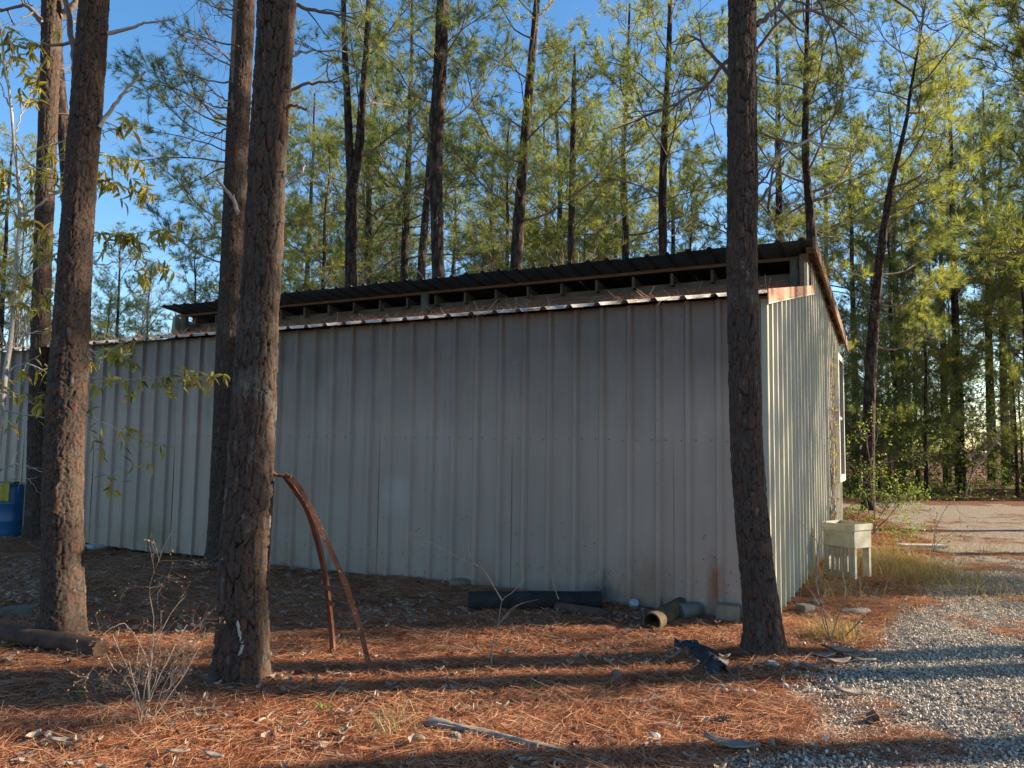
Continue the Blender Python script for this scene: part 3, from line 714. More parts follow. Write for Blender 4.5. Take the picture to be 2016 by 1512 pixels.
def px_tree(name, spec, label, cat, seed, top=15., nu=120, dz=.009, crown=(8.5, 15, 26), dead=(6.2, 4), amp=.009, cell=(.036, .085), m=BARK, sub=None):
    "spec: Y, [(px,py,width px)...] base first, all at distance Y; the trunk goes on above the frame"
    Y, pl = spec; pts = [P(a, b, Y) for a, b, c in pl]; rad = [c / FPX * Y / 2 for a, b, c in pl]
    pts[0].z = zg(pts[0].x, pts[0].y) - .06
    d = (pts[-1] - pts[max(0, len(pts) - 3)]).normalized(); zt = pts[-1].z; vis_top = zt
    while zt < top:
        st = 1.6; pts.append(pts[-1] + d * st); rad.append(max(.02, rad[-1] * (1 - st / max(1.7, (top - zt + 1.4))))); zt = pts[-1].z
        d = (d * .8 + Vector((0, 0, .2))).normalized()
    root = empty(name, tuple(pts[0])); tag(root, label, cat)
    base = Vector(pts[0]); loc = [p - base for p in pts]
    # bark needs world heights; build in local coordinates
    o, C, ls = bark_trunk('trunk', loc, rad, seed, root, nu, dz, (vis_top - base.z) * 1.06, amp, cell, m=m)
    r = random.Random(seed)
    if crown: crown_on(root, C, ls, crown[0], min(crown[1], C[-1, 2]), crown[2], r, dead0=dead[0], ndead=dead[1])
    return root, base, C
def branch_px(root, base, pts, r0, r1, Y, name='bare_branch', m=DTWIG, seed=0, n=14, subs=4, len2=.35):
    "a limb through pixels (px,py[,Y]) with a few side twigs"
    p3 = [P(q[0], q[1], q[2] if len(q) > 2 else Y) - base for q in pts]
    mb = MB(); c = bezier(p3, n); rg = np.random.default_rng(seed); c[1:-1] += rg.normal(0, .006, c[1:-1].shape)
    mb.tube(c, np.linspace(r0, r1, n), 7)
    for k in range(subs):
        i = rg.integers(n // 4, n - 1); d = c[i] - c[i - 1]; d = d / np.linalg.norm(d) + rg.normal(0, .6, 3); d /= np.linalg.norm(d)
        q = [c[i]]; 
        for _ in range(5): d = d + rg.normal(0, .15, 3); d /= np.linalg.norm(d); q.append(q[-1] + d * len2 * rg.uniform(.6, 1.2) / 5)
        mb.tube(q, np.linspace(max(r1, r0 * .4), r1 * .5, 6), 4)
    return mb.build(name, m, root, smooth=True)

# the near trunks -----------------------------------------------------------
def Yb(px, py): g = G(px, py); return g.y
Y1 = Yb(122, 1256)
t1, b1, C1 = px_tree('pine_tree', (Y1, [(123, 1262, 76), (124, 1120, 72), (124, 950, 71), (132, 780, 72), (143, 600, 64), (152, 450, 60), (166, 250, 58), (178, 100, 57), (186, -20, 56)]),
    'tall pine on the left with plain scaly trunk leaning right, behind the twiggy bush', 'pine tree', 11, nu=112)
branch_px(t1, b1, [(212, 66), (240, 60), (262, 54), (278, 48), (300, 44), (341, 38)], .018, .006, Y1, m=SAPB, seed=1, subs=1, len2=.08)
branch_px(t1, b1, [(196, 250), (215, 222), (235, 195), (256, 170), (286, 141)], .02, .008, Y1, m=SAPB, seed=2, subs=2, len2=.08)
branch_px(t1, b1, [(150, 150), (140, 60), (125, -30)], .03, .02, Y1 + .1, m=PTWIG, seed=5, subs=1)
Y2 = Yb(472, 1338)
t2, b2, C2 = px_tree('pine_tree', (Y2, [(472, 1345, 92), (478, 1250, 92), (482, 1100, 90), (492, 950, 88), (499, 800, 84), (507, 650, 78), (518, 500, 74), (524, 350, 72), (533, 200, 73), (541, 90, 76), (546, -20, 78)]),
    'thickest near pine trunk with white resin scar near its foot, rusty frame leaning on it', 'pine tree', 23, nu=136, dz=.008, amp=.012, cell=(.042, .16))
branch_px(t2, b2, [(575, 10), (620, 20), (670, 30), (700, 38)], .016, .006, Y2 + .3, seed=3)
branch_px(t2, b2, [(565, 125), (585, 105), (620, 101), (680, 100), (720, 96)], .014, .004, Y2 + .2, m=SAPB, seed=4, len2=.3)
branch_px(t2, b2, [(560, 192), (590, 168), (630, 163), (665, 160)], .015, .006, Y2 + .1, seed=6)
branch_px(t2, b2, [(558, 214), (580, 207), (606, 215)], .013, .009, Y2, seed=7, subs=0)
branch_px(t2, b2, [(553, 355), (575, 345), (595, 338), (598, 325)], .016, .008, Y2, m=SAPB, seed=8, subs=1, len2=.1)
for (pts, wd, sd_) in (([(468, 1222), (470, 1240), (475, 1262)], .011, 1), ([(478, 1262), (475, 1280), (469, 1292)], .012, 2)):
    c = bezier([P(a, b, Y2 - .172) - b2 for a, b in pts], 9); mb = MB(); mb.tube(c + np.random.default_rng(sd_).normal(0, .003, c.shape), wd * np.array([.3, .8, 1, .9, .7, 1, .8, .6, .25]), 7); mb.build('resin_scar', CONC, t2, smooth=True)
Y3 = Yb(430, 1112)
t3, b3, C3 = px_tree('pine_tree', (Y3, [(434, 1118, 52), (438, 1000, 50), (444, 850, 47), (449, 700, 46), (456, 550, 45), (462, 400, 45), (468, 250, 44), (477, 100, 42), (483, -20, 42)]),
    'dark pine trunk just behind the thickest near trunk, close to the shed wall', 'pine tree', 37, nu=96, dz=.014)
branch_px(t3, b3, [(466, 330), (461, 230), (460, 120), (464, 40), (468, -30)], .03, .05, Y3 - .1, m=PTWIG, seed=9, subs=2)
branch_px(t3, b3, [(470, 420), (455, 385), (430, 355), (428, 345)], .03, .012, Y3 - .2, m=TWIG, seed=10, subs=2)
for k, (x0, y0, x1, y1) in enumerate([(470, 90, 330, 40), (462, 130, 345, 60), (458, 160, 355, 140), (455, 200, 385, 145), (455, 210, 390, 195), (450, 250, 395, 260), (470, 20, 370, -10)]):
    branch_px(t3, b3, [(x0, y0), ((x0 * 2 + x1) / 3, (y0 * 2 + y1) / 3 + 8), ((x0 + 2 * x1) / 3, (y0 + 2 * y1) / 3 + 4), (x1, y1)], .014, .003, Y3 - .3, seed=20 + k, subs=6, len2=.5)
r = random.Random(5)
for (px, py, az, sc_, tl) in [(450, 250, 3.0, 1.15, .1), (450, 235, 2.7, 1.0, .3), (452, 300, 3.3, 1.05, -.05), (447, 280, 3.1, 1.0, .05), (450, 330, 2.9, .95, -.1), (455, 240, 3.25, 1.2, .2), (450, 320, 3.05, 1.1, -.15), (448, 470, 3.1, .95, .1), (448, 500, 2.9, .8, .0), (448, 440, 3.3, .85, .15), (445, 520, 3.2, .9, .1), (470, 40, 3.0, .9, .4), (470, 20, 3.3, .9, .2), (470, 130, 3.1, .9, .3)]:
    put(r.choice(BOUGH_ME), 'branch', t3, tuple(P(px, py, Y3 + .2) - b3), az, tl, sc_ * .62, r.uniform(-.5, .5))
Y4 = Yb(72, 1062)
t4, b4, C4 = px_tree('pine_tree', (Y4, [(72, 1066, 44), (74, 950, 38), (76, 800, 36), (80, 650, 34), (84, 500, 33), (90, 350, 34), (96, 200, 35), (101, 80, 37), (103, -20, 38)]),
    'shaded pine trunk by the blue barrel against the shed wall', 'pine tree', 41, crown=(10, 15, 20), nu=90, dz=.016, cell=(.045, .11))
branch_px(t4, b4, [(84, 50), (60, 20), (40, -10)], .03, .012, Y4, m=PTWIG, seed=61)
branch_px(t4, b4, [(84, 40), (50, 12), (0, 22)], .035, .02, Y4 - .4, m=PTWIG, seed=62)
branch_px(t4, b4, [(120, 30), (140, 15), (152, -4)], .06, .05, Y4, m=PTWIG, seed=63, subs=0)
t5, b5, C5 = px_tree('pine_tree', (Y4 + 9, [(178, 800, 15), (170, 640, 16), (150, 520, 19), (136, 400, 24), (128, 280, 25), (118, 180, 23), (110, 60, 20), (106, -20, 20)]),
    'slanting pine trunk crossing behind the left near pines', 'pine tree', 43, nu=64, dz=.04, m=BARKF, top=19, crown=(15.5, 19, 10), dead=(9, 3))
Y6 = Yb(1505, 1282)
t6, b6, C6 = px_tree('pine_tree', (Y6, [(1506, 1286, 76), (1500, 1210, 68), (1486, 1080, 65), (1473, 930, 62), (1467, 780, 61), (1463, 640, 59), (1461, 480, 58), (1462, 340, 59), (1461, 200, 57), (1461, 60, 54), (1461, -20, 53)]),
    'near pine at the shed corner, trunk bending right at its foot', 'pine tree', 53, nu=120, cell=(.036, .13))
branch_px(t6, b6, [(1440, 150), (1425, 135), (1400, 105), (1380, 85), (1362, 72), (1352, 68)], .02, .006, Y6 + .1, seed=71, subs=2, len2=.25)
branch_px(t6, b6, [(1436, 118), (1415, 140), (1395, 165), (1365, 185), (1320, 210), (1270, 230), (1200, 258)], .022, .005, Y6 + .3, seed=72, subs=8, len2=.5)
branch_px(t6, b6, [(1395, 168), (1398, 210), (1405, 260), (1418, 300)], .008, .003, Y6 + .3, seed=73, subs=3, len2=.2)
branch_px(t6, b6, [(1490, 335), (1520, 318), (1545, 298), (1585, 278), (1600, 277), (1625, 292), (1672, 291)], .016, .007, Y6, m=SAPB, seed=74, subs=3, len2=.3)
branch_px(t6, b6, [(1490, 368), (1510, 345), (1530, 310), (1542, 281)], .012, .006, Y6, seed=75, subs=1, len2=.15)
branch_px(t6, b6, [(1490, 405), (1512, 375), (1530, 345), (1543, 318)], .014, .008, Y6 + .05, m=PTWIG, seed=76, subs=1, len2=.1)
branch_px(t6, b6, [(1490, 50), (1515, 30), (1540, 5), (1548, -10)], .024, .016, Y6, seed=77, subs=2)
branch_px(t6, b6, [(1490, 100), (1510, 75), (1540, 40), (1570, 22), (1610, 25), (1640, 38), (1668, 48)], .02, .008, Y6 + .2, m=PTWIG, seed=78, subs=6, len2=.35)
branch_px(t6, b6, [(1610, 0), (1630, 40), (1645, 85), (1655, 115), (1658, 145)], .012, .005, Y6 + .2, seed=79, subs=4, len2=.25)
branch_px(t6, b6, [(1560, 0), (1590, 10), (1640, 0), (1680, 30), (1690, 100)], .009, .004, Y6 + .4, seed=80, subs=6, len2=.4)
branch_px(t6, b6, [(1750, -10), (1790, 20), (1820, 50), (1850, 60)], .012, .005, Y6 + .9, seed=81, subs=5, len2=.4)
branch_px(t6, b6, [(1434, 452), (1420, 442), (1402, 419)], .010, .004, Y6, seed=82, subs=0)

# trees behind the shed: own trunks from the photo, depth from apparent girth -----------
def bg_tree(Y, pl, label, seed, top, crown, dead=(4, 7), extra=None, zbase_py=None):
    pl = list(pl); x0, y0, w0 = pl[0]
    base_p = P(x0, y0, Y); hz = base_p.z      # continue the trunk down to the ground below the lowest visible point
    x1, y1, _ = pl[1]; sl_ = (P(x1, y1, Y).x - base_p.x) / max(.1, (P(x1, y1, Y).z - hz))
    gy_ = 872 + FPX * EYE / Y
    if y0 < gy_ - 20: pl.insert(0, (x0 - sl_ * (gy_ - y0), gy_, w0 * 1.15))
    return px_tree('pine_tree', (Y, pl), label, 'pine tree', seed, top, 40, .06, crown, dead, .014, (.07, .16), BARKF)
b1t, bb1, _ = bg_tree(19, [(691, 560, 23), (692, 460, 24), (693, 370, 24), (707, 290, 17), (713, 200, 15), (722, 90, 13), (728, -10, 13)], 'forked pine behind the shed roof, two stems parting low', 91, 16, (8.8, 15.5, 14), (7, 8))
mb = MB(); c = bezier([P(a, b, 19) - bb1 for a, b in ((694, 378), (688, 300), (684, 200), (679, 100), (676, -10), (674, -120))], 20); mb.tube(c, np.linspace(.12, .05, 20), 10); mb.build('second_stem', BARKF, b1t, smooth=True)
bg_tree(16.5, [(863, 545, 25), (861, 450, 26), (858, 350, 26), (863, 200, 28), (870, 60, 26), (873, -10, 26)], 'stout dark pine trunk rising behind the middle of the shed', 92, 17, (8.5, 16, 20), (6, 9))
bg_tree(24, [(829, 545, 17), (834, 470, 16), (843, 350, 12), (850, 230, 10)], 'thin pine leaning towards the stout middle trunk', 93, 13, (9, 13, 12), (6, 8))
bg_tree(18, [(1016, 525, 25), (1024, 400, 22), (1033, 280, 19), (1044, 150, 17), (1053, 50, 14), (1058, -10, 12)], 'reddish pine leaning right with a long pale side limb', 94, 15, (6.8, 15, 22), (5, 8))
bg_tree(25, [(1124, 512, 14), (1126, 400, 13), (1128, 300, 13), (1130, 180, 11)], 'slim straight pine between the reddish leaning pine and the right near trunk', 95, 14, (8, 14, 18), (6, 9))
bg_tree(20, [(1305, 490, 17), (1304, 380, 16), (1309, 250, 13), (1316, 120, 11), (1320, -10, 8)], 'slender pine with many fine limbs left of the corner pine', 96, 16, (8, 16, 24), (5, 9))
bg_tree(17, [(1600, 500, 20), (1593, 400, 16), (1586, 300, 14), (1587, 180, 12), (1589, 60, 9)], 'pine standing up behind the right end of the shed roof', 97, 14, (7.4, 13.5, 24), (5, 10))
tL, bL, CL = px_tree('pine_tree', (Yb(1708, 1004), [(1709, 1008, 25), (1710, 900, 23), (1712, 780, 22), (1720, 640, 20), (1730, 530, 17), (1744, 430, 15), (1754, 370, 13), (1770, 300, 9), (1786, 230, 7), (1792, 180, 5)]),
    'slender pine beyond the right end of the shed, stem bent rightwards', 'pine tree', 98, 15.0, 56, .03, (11, 15, 16), (4, 4), .012, (.06, .14), BARKF)
r = random.Random(77)
for (px, py, az, sc_, tl) in [(1735, 500, -.1, 1.2, .1), (1745, 430, .1, 1.5, .25), (1750, 410, -.2, 1.6, .3), (1755, 370, .1, 1.6, .35), (1760, 340, .2, 1.5, .45), (1725, 560, 3.4, 1.0, 0), (1730, 540, .3, 1.1, -.1), (1770, 290, .2, 1.3, .5), (1780, 240, .1, 1.2, .6), (1775, 270, 2.9, .9, .4), (1712, 700, 3.1, .8, 0), (1745, 450, 2.8, .9, 0), (1720, 600, .0, 1.3, -.1), (1722, 620, -.3, 1.2, -.15), (1715, 680, .2, 1.2, -.2), (1790, 200, .5, 1.2, .7), (1788, 210, 2.5, .8, .7)]:
    p = P(px, py, bL.y) - bL
    put(r.choice(BOUGH_ME), 'branch', tL, tuple(p), az, tl, sc_, r.uniform(-.5, .5))

# woods: shared crown and trunk meshes ----------------------------------------------
def crown_mesh(seed, H, z0, n, spread=1.2):
    r = np.random.default_rng(seed); V_, M_, T_, F3, F4 = [], [], [], [], []; off = 0; Fs = []
    for i in range(n):
        d = BOUGH[r.integers(len(BOUGH))]; h = z0 + (H - z0) * min(1, max(0, (round(i / n * 9 + r.normal(0, .25)) / 9 * .6 + (i + r.uniform()) / n * .4))); f = (h - z0) / (H - z0)
        s = r.uniform(.7, 1.45) * spread * (1.05 - .7 * f ** 1.5)
        M = np.array(Matrix.Rotation(i * 2.4 + r.uniform(-.6, .6), 3, 'Z') @ Matrix.Rotation(-(r.uniform(-.15, .3) + f * .6), 3, 'Y') @ Matrix.Rotation(r.uniform(-.5, .5), 3, 'X'))
        V_.append(d[0] @ M.T * s + [0.02 * math.sin(h), 0, h]); Fs += [[k + off for k in q] for q in d[1]]; M_ += d[2]; T_.append(np.clip(np.array(d[3]) + r.normal(0, .12), 0, 1)); off += len(d[0])
    for i in range(9):
        d = DEAD[r.integers(len(DEAD))]; h = r.uniform(z0 * .35, z0 + .5); M = np.array(Matrix.Rotation(r.uniform(0, 6.3), 3, 'Z') @ Matrix.Rotation(-r.uniform(-.2, .5), 3, 'Y'))
        V_.append(d[0] @ M.T * r.uniform(.4, .9) + [0, 0, h]); Fs += [[k + off for k in q] for q in d[1]]; M_ += d[2]; T_.append(np.array(d[3])); off += len(d[0])
    o = mk('crown', np.concatenate(V_), Fs, [PTWIG, NEEDLE], M_, attrs={'tint': np.concatenate(T_)}, link=False); me = o.data; bpy.data.objects.remove(o); return me
def trunk_mesh(seed, H, r0):
    r = np.random.default_rng(seed); z = np.linspace(-.3, H, 14)
    pts = np.stack([np.cumsum(r.normal(0, .05, 14)), np.cumsum(r.normal(0, .05, 14)), z], 1); pts[0, :2] = 0
    pts[:, :2] *= np.linspace(0, 1, 14)[:, None]
    v, f = tube_vf(pts, r0 * (1 - np.linspace(0, .88, 14)) + .01, 9)
    o = mk('trunk', v, f, BARKF, link=False, smooth=True); me = o.data; bpy.data.objects.remove(o); return me
PROTO = [(trunk_mesh(1, 15, .17), crown_mesh(1, 15, 6.5, 32)), (trunk_mesh(2, 13, .14), crown_mesh(2, 13, 4.6, 32)),
         (trunk_mesh(3, 17, .2), crown_mesh(3, 17, 9.5, 28, 1.3)), (trunk_mesh(4, 8.5, .09), crown_mesh(4, 8.5, 1.0, 34, 1.0))]
def wood_tree(k, x, y, sc, rz, label, group):
    root = empty('pine_tree', (x, y, zg(x, y) if abs(x) < 30 and y < 40 else 0), rz); root.scale = (sc,) * 3
    tag(root, label, 'pine tree', group)
    for nm, me in (('trunk', PROTO[k][0]), ('crown', PROTO[k][1])):
        o = bpy.data.objects.new(nm, me); COL.objects.link(o); o.parent = root
    return root
r = random.Random(2024)
def in_shed(x, y, m=1.2):
    d = Vector((x, y, 0)) - C0; s, t = d.dot(U), d.dot(W); return -m < s < LEN + m and -m < t < DEP + m
def grove(n, xr, yr, ks, scr, label, group, mind=1.4, ok=None, placed=[]):
    c = 0; tries = 0
    while c < n and tries < 6000:
        tries += 1; x, y = r.uniform(*xr), r.uniform(*yr)
        if in_shed(x, y) or float(road_mask(np.array([x]), np.array([y]))[0]) > .2: continue
        if ok and not ok(x, y): continue
        if any((x - a) ** 2 + (y - b) ** 2 < mind ** 2 for a, b in placed): continue
        placed.append((x, y)); wood_tree(r.choice(ks), x, y, r.uniform(*scr), r.uniform(0, 6.28), label, group); c += 1
px = lambda x, y: 1008 + x / y * FPX
grove(15, (-26, 14), (22, 44), [0, 1, 0, 0, 1, 0], (1.1, 1.4), 'pine tree in the woods seen above the shed roof', 'pines behind the shed', 2.0, lambda x, y: -60 < px(x, y) < 1640 and not (110 < px(x, y) < 500))
grove(4, (-20, -8), (22, 40), [3, 1], (.75, .85), 'low sunlit pine below the open sky left of the thick trunk', 'low pines at the left sky gap', 2.0, lambda x, y: 200 < px(x, y) < 430)
grove(27, (8, 40), (25.5, 46), [0, 1, 2, 1, 3], (1.05, 1.4), 'pine tree in the dense woods across the gravel drive', 'pines across the drive', 1.3, lambda x, y: px(x, y) > 1630 and px(x, y) < 2500)
grove(18, (9, 40), (25, 33), [3, 3, 1], (.5, .9), 'young bushy pine at the wood edge across the drive', 'young pines across the drive', 1.0, lambda x, y: px(x, y) > 1640 and px(x, y) < 2300)
grove(34, (-40, 46), (44, 75), [0, 1, 2, 3], (1.0, 1.4), 'distant pine deep in the woods', 'distant pines', 1.6, lambda x, y: abs(px(x, y) - 1008) < 1500 and not (180 < px(x, y) < 420))
grove(12, (-24, 14), (20, 34), [3, 3, 1], (.85, 1.15), 'bushy pine with low limbs in the woods just above the shed roof', 'bushy pines behind the shed', 1.6, lambda x, y: -60 < px(x, y) < 1560 and not (90 < px(x, y) < 520))
# right of the frame: the grove that throws the long shadows
for (x, y, k, sc_) in [(11.5, 7.05, 2, 1.0), (13.2, 7.75, 2, 1.05), (10.6, 5.55, 2, 1.0), (14, 4.3, 2, 1.1), (26, 12.6, 2, .95), (31, 13.2, 0, 1.0), (34, 3.0, 2, 1.1), (18, 10.9, 2, 1.1), (20, .5, 0, 1.1)]:
    wt = wood_tree(k, x, y, sc_, 0.0, 'pine beside the drive just outside the right edge', 'pines right of the drive')
    if x < 15:
        for i in range(7): put((BOUGH_ME + DEAD_ME)[r.randrange(9)], 'branch', wt, (0, 0, r.uniform(3.4, 8.0)), r.uniform(0, 6.28), r.uniform(-.1, .5), r.uniform(.5, .9), r.uniform(-.5, .5))

for (x, y, k, sc_, lab) in [(11.6, 13.0, 2, 1.0, 'near pine whose long needled limbs reach into the upper right corner'), (13.2, 16.5, 0, 1.05, 'pine behind the nearest one at the right edge of the drive')]:
    wt = wood_tree(k, x, y, sc_, 0.0, lab, None)
    for i in range(15 if k == 2 else 10):
        put(r.choice(BOUGH_ME), 'branch', wt, (0, 0, 4.6 + i * (.42 if k == 2 else .6)), math.pi + r.uniform(-.7, .7), r.uniform(-.05, .4), r.uniform(1.35, 1.85), r.uniform(-.5, .5))
# bare hardwoods ---------------------------------------------------------------------
def twig_mesh(seed, H, levels=4, r0=.03, m=TWIG, nb=5, spread=.7, name='crown', up=.25):
    rg = np.random.default_rng(seed); mb = MB(); tips = []
    def rec(p, d, L, rad, lv):
        k = 5; q = [p]
        for _ in range(k): d = d + rg.normal(0, .13, 3) + [0, 0, up * .1]; d /= np.linalg.norm(d); q.append(q[-1] + d * L / k)
        mb.tube(q, np.linspace(rad, rad * .55, k + 1), 5 if lv < 2 else 3, 0, False)
        if lv >= levels: tips.append((q[-1], d)); return
        for i in range(nb if lv else nb + 2):
            j = rg.integers(1 if lv else 2, k + 1); dd = d + rg.normal(0, spread, 3) + [0, 0, up]; dd /= np.linalg.norm(dd)
            rec(q[j], dd, L * rg.uniform(.4, .65), rad * rg.uniform(.35, .55), lv + 1)
    rec(np.zeros(3), np.array([0, 0, 1.]), H * .55, r0, 0)
    return mb, tips
BARE = []
for i in range(3):
    mb, _ = twig_mesh(60 + i, 8, 4, .07, TWIG, 4); o = mb.build('crown', TWIG); BARE.append(o.data); bpy.data.objects.remove(o)
for i in range(16):
    pxx = [600, 640, 570, 720, 780, 620, 830, 960, 1080, 1150, 210, 150, 30, 760, 660, 590][i]; Y = 15.5 + 1.3 * (i % 7); x = (pxx - 1008) / FPX * Y
    if in_shed(x, Y, .3): Y = 23 + i * .3; x = (pxx - 1008) / FPX * Y
    root = empty('bare_tree', (x, Y, 0), i); tag(root, 'leafless pale hardwood sapling among the pines behind the shed', 'bare tree', 'bare hardwoods behind the shed')
    o = bpy.data.objects.new('branches', BARE[i % 3]); COL.objects.link(o); o.parent = root; s_ = .85 + .07 * (i % 4); o.scale = (s_, s_, s_)
for i in range(10):
    x = 12 + i * 1.6 + r.uniform(-1, 1); Y = 25 + r.uniform(0, 3); root = empty('bare_tree', (x, Y, 0), i)
    tag(root, 'leafless understory sapling at the wood edge across the drive', 'bare tree', 'bare saplings across the drive')
    o = bpy.data.objects.new('branches', BARE[i % 3]); COL.objects.link(o); o.parent = root; o.scale = (.5, .5, .5)

# understory foliage masses ------------------------------------------------------------
def leaf_cloud(name, n, fn, size, m, label, seed, stems=0):
    rg = np.random.default_rng(seed); c = fn(rg, n); k = len(c)
    a = rg.normal(0, 1, (k, 3)); a /= np.linalg.norm(a, axis=1)[:, None]; b = np.cross(a, rg.normal(0, 1, (k, 3))); b /= np.linalg.norm(b, axis=1)[:, None]
    s = size * rg.uniform(.6, 1.3, k)[:, None]
    v = np.stack([c - a * s, c + b * s * .35, c + a * s, c - b * s * .35], 1).reshape(-1, 3)
    f = np.arange(4 * k).reshape(-1, 4); tn = np.clip(fbm(c[:, 0] * 1.2, c[:, 1] * 1.2, c[:, 2] * 1.2, seed, 3) * 1.6 - .35 + rg.normal(0, .12, k), 0, 1)
    o = mk(name, v, f, m, attrs={'tint': np.repeat(tn, 4)}); tag(o, label, None, None, 'stuff'); return o
def under_r(rg, n):
    x = rg.uniform(8, 46, n); y = rg.uniform(26, 36, n); h = 1.6 + 5.5 * noise(x * .35, y * .35, 0, 8) ** 1.3
    z = rg.uniform(0, 1, n) ** 1.2 * h; keep = (noise(x * 1.1, y * 1.1, z * 1.1, 12) > .42); return np.stack([x, y, z], 1)[keep]
leaf_cloud('undergrowth', 110000, under_r, .07, SHRUBG, 'tangled low undergrowth along the wood edge across the drive', 4)
def under_b(rg, n):
    s = rg.uniform(-34, 16, n); y = 24 + rg.uniform(0, 7, n) + np.maximum(0, -s) * .1; h = 2.0 + 5.5 * noise(s * .35, y * .35, 0, 81)
    z = rg.uniform(0, 1, n) * h; keep = (noise(s * .9, y * .9, z * .9, 22) > .47); p = np.stack([s, y, z], 1)[keep]
    return p
leaf_cloud('undergrowth', 60000, under_b, .055, SHRUBG, 'evergreen brush in the woods behind the shed', 6)

# ------------------------------------------------------------------ broadleaf sapling at the left
def leaf_mesh(L=.10, W_=.026, cv=.25, tn=.45):
    rg = np.random.default_rng(3); v = []; f = []
    for u in np.linspace(0, 1, 6):
        hw = W_ * math.sin(math.pi * min(.98, u * .9 + .06)) / 2
        for s in (-1, 0, 1): v.append([u * L, s * hw, -cv * L * u * u + abs(s) * hw * .5])
    for i in range(5):
        for j in range(2): a = i * 3 + j; f.append([a, a + 1, a + 4, a + 3])
    o = mk('leaf', v, f, LEAFG, attrs={'tint': [tn] * len(v)}, link=False, smooth=True); me = o.data; bpy.data.objects.remove(o); return me
LM = [leaf_mesh(.115, .030, .2, .1), leaf_mesh(.10, .028, -.3, .35), leaf_mesh(.13, .032, .6, .6), leaf_mesh(.105, .032, .9, .85), leaf_mesh(.12, .026, .1, .5)]
YS = 8.2
sap = empty('broadleaf_sapling', tuple(P(-30, 1120, YS))); sb = Vector(sap.location); sap.location.z = zg(sb.x, sb.y); sb.z = sap.location.z
tag(sap, 'crooked sapling at the left edge with long drooping yellow green leaves', 'sapling')
SP = [  # (points px, r0, r1, leaves, side twigs)
 ([(-40, 1140), (-22, 1000), (-4, 870), (6, 780), (16, 690), (26, 600), (32, 500), (38, 400), (30, 280), (14, 150), (-4, 40)], .035, .012, 0, 0),
 ([(18, 734), (40, 718), (70, 722), (100, 737), (120, 744), (166, 743), (213, 746), (289, 748), (365, 746), (440, 737)], .011, .002, 95, 22),
 ([(4, 807), (61, 819), (91, 821), (130, 812), (161, 812), (213, 838), (258, 859), (300, 872), (334, 883)], .010, .002, 30, 12),
 ([(130, 890), (160, 908), (190, 930), (215, 935), (235, 955)], .006, .0015, 12, 6),
 ([(-10, 930), (10, 920), (40, 915), (88, 932)], .009, .003, 0, 7), ([(-10, 960), (20, 945), (50, 942), (90, 980)], .006, .002, 0, 4),
 ([(30, 560), (60, 540), (110, 500), (185, 465), (260, 460), (350, 455)], .014, .002, 60, 16),
 ([(38, 430), (80, 400), (130, 365), (185, 350), (240, 368), (300, 385)], .014, .002, 55, 16),
 ([(30, 280), (70, 330), (115, 320), (190, 300), (250, 320), (305, 338)], .012, .002, 26, 9),
 ([(60, 300), (120, 280), (195, 262), (240, 248), (270, 238)], .010, .002, 22, 8),
 ([(14, 150), (30, 100), (50, 80), (85, 90)], .01, .002, 26, 8), ([(20, 210), (0, 160), (-5, 100)], .01, .002, 14, 4),
 ([(30, 260), (50, 200), (70, 160), (75, 130)], .009, .002, 24, 7), ([(36, 430), (10, 380), (0, 330)], .01, .002, 26, 7), ([(36, 420), (60, 370), (95, 330)], .01, .002, 24, 7),
 ([(26, 600), (0, 560), (-12, 520)], .009, .002, 24, 6), ([(26, 590), (60, 600), (100, 575)], .009, .002, 26, 8), ([(34, 480), (70, 450), (95, 470)], .009, .002, 26, 7),
 ([(10, 780), (-5, 760), (-20, 740)], .01, .003, 12, 4), ([(20, 690), (50, 660), (95, 650), (130, 640)], .009, .002, 18, 6),
 ([(110, 500), (200, 520), (260, 510), (330, 520)], .008, .002, 24, 8), ([(110, 640), (180, 690), (215, 690), (250, 705)], .008, .002, 26, 8), ([(12, 780), (50, 790), (90, 800)], .006, .002, 14, 5)]
rg = np.random.default_rng(99); nleaf = 0; extra_v, extra_f, extra_t = [], [], []
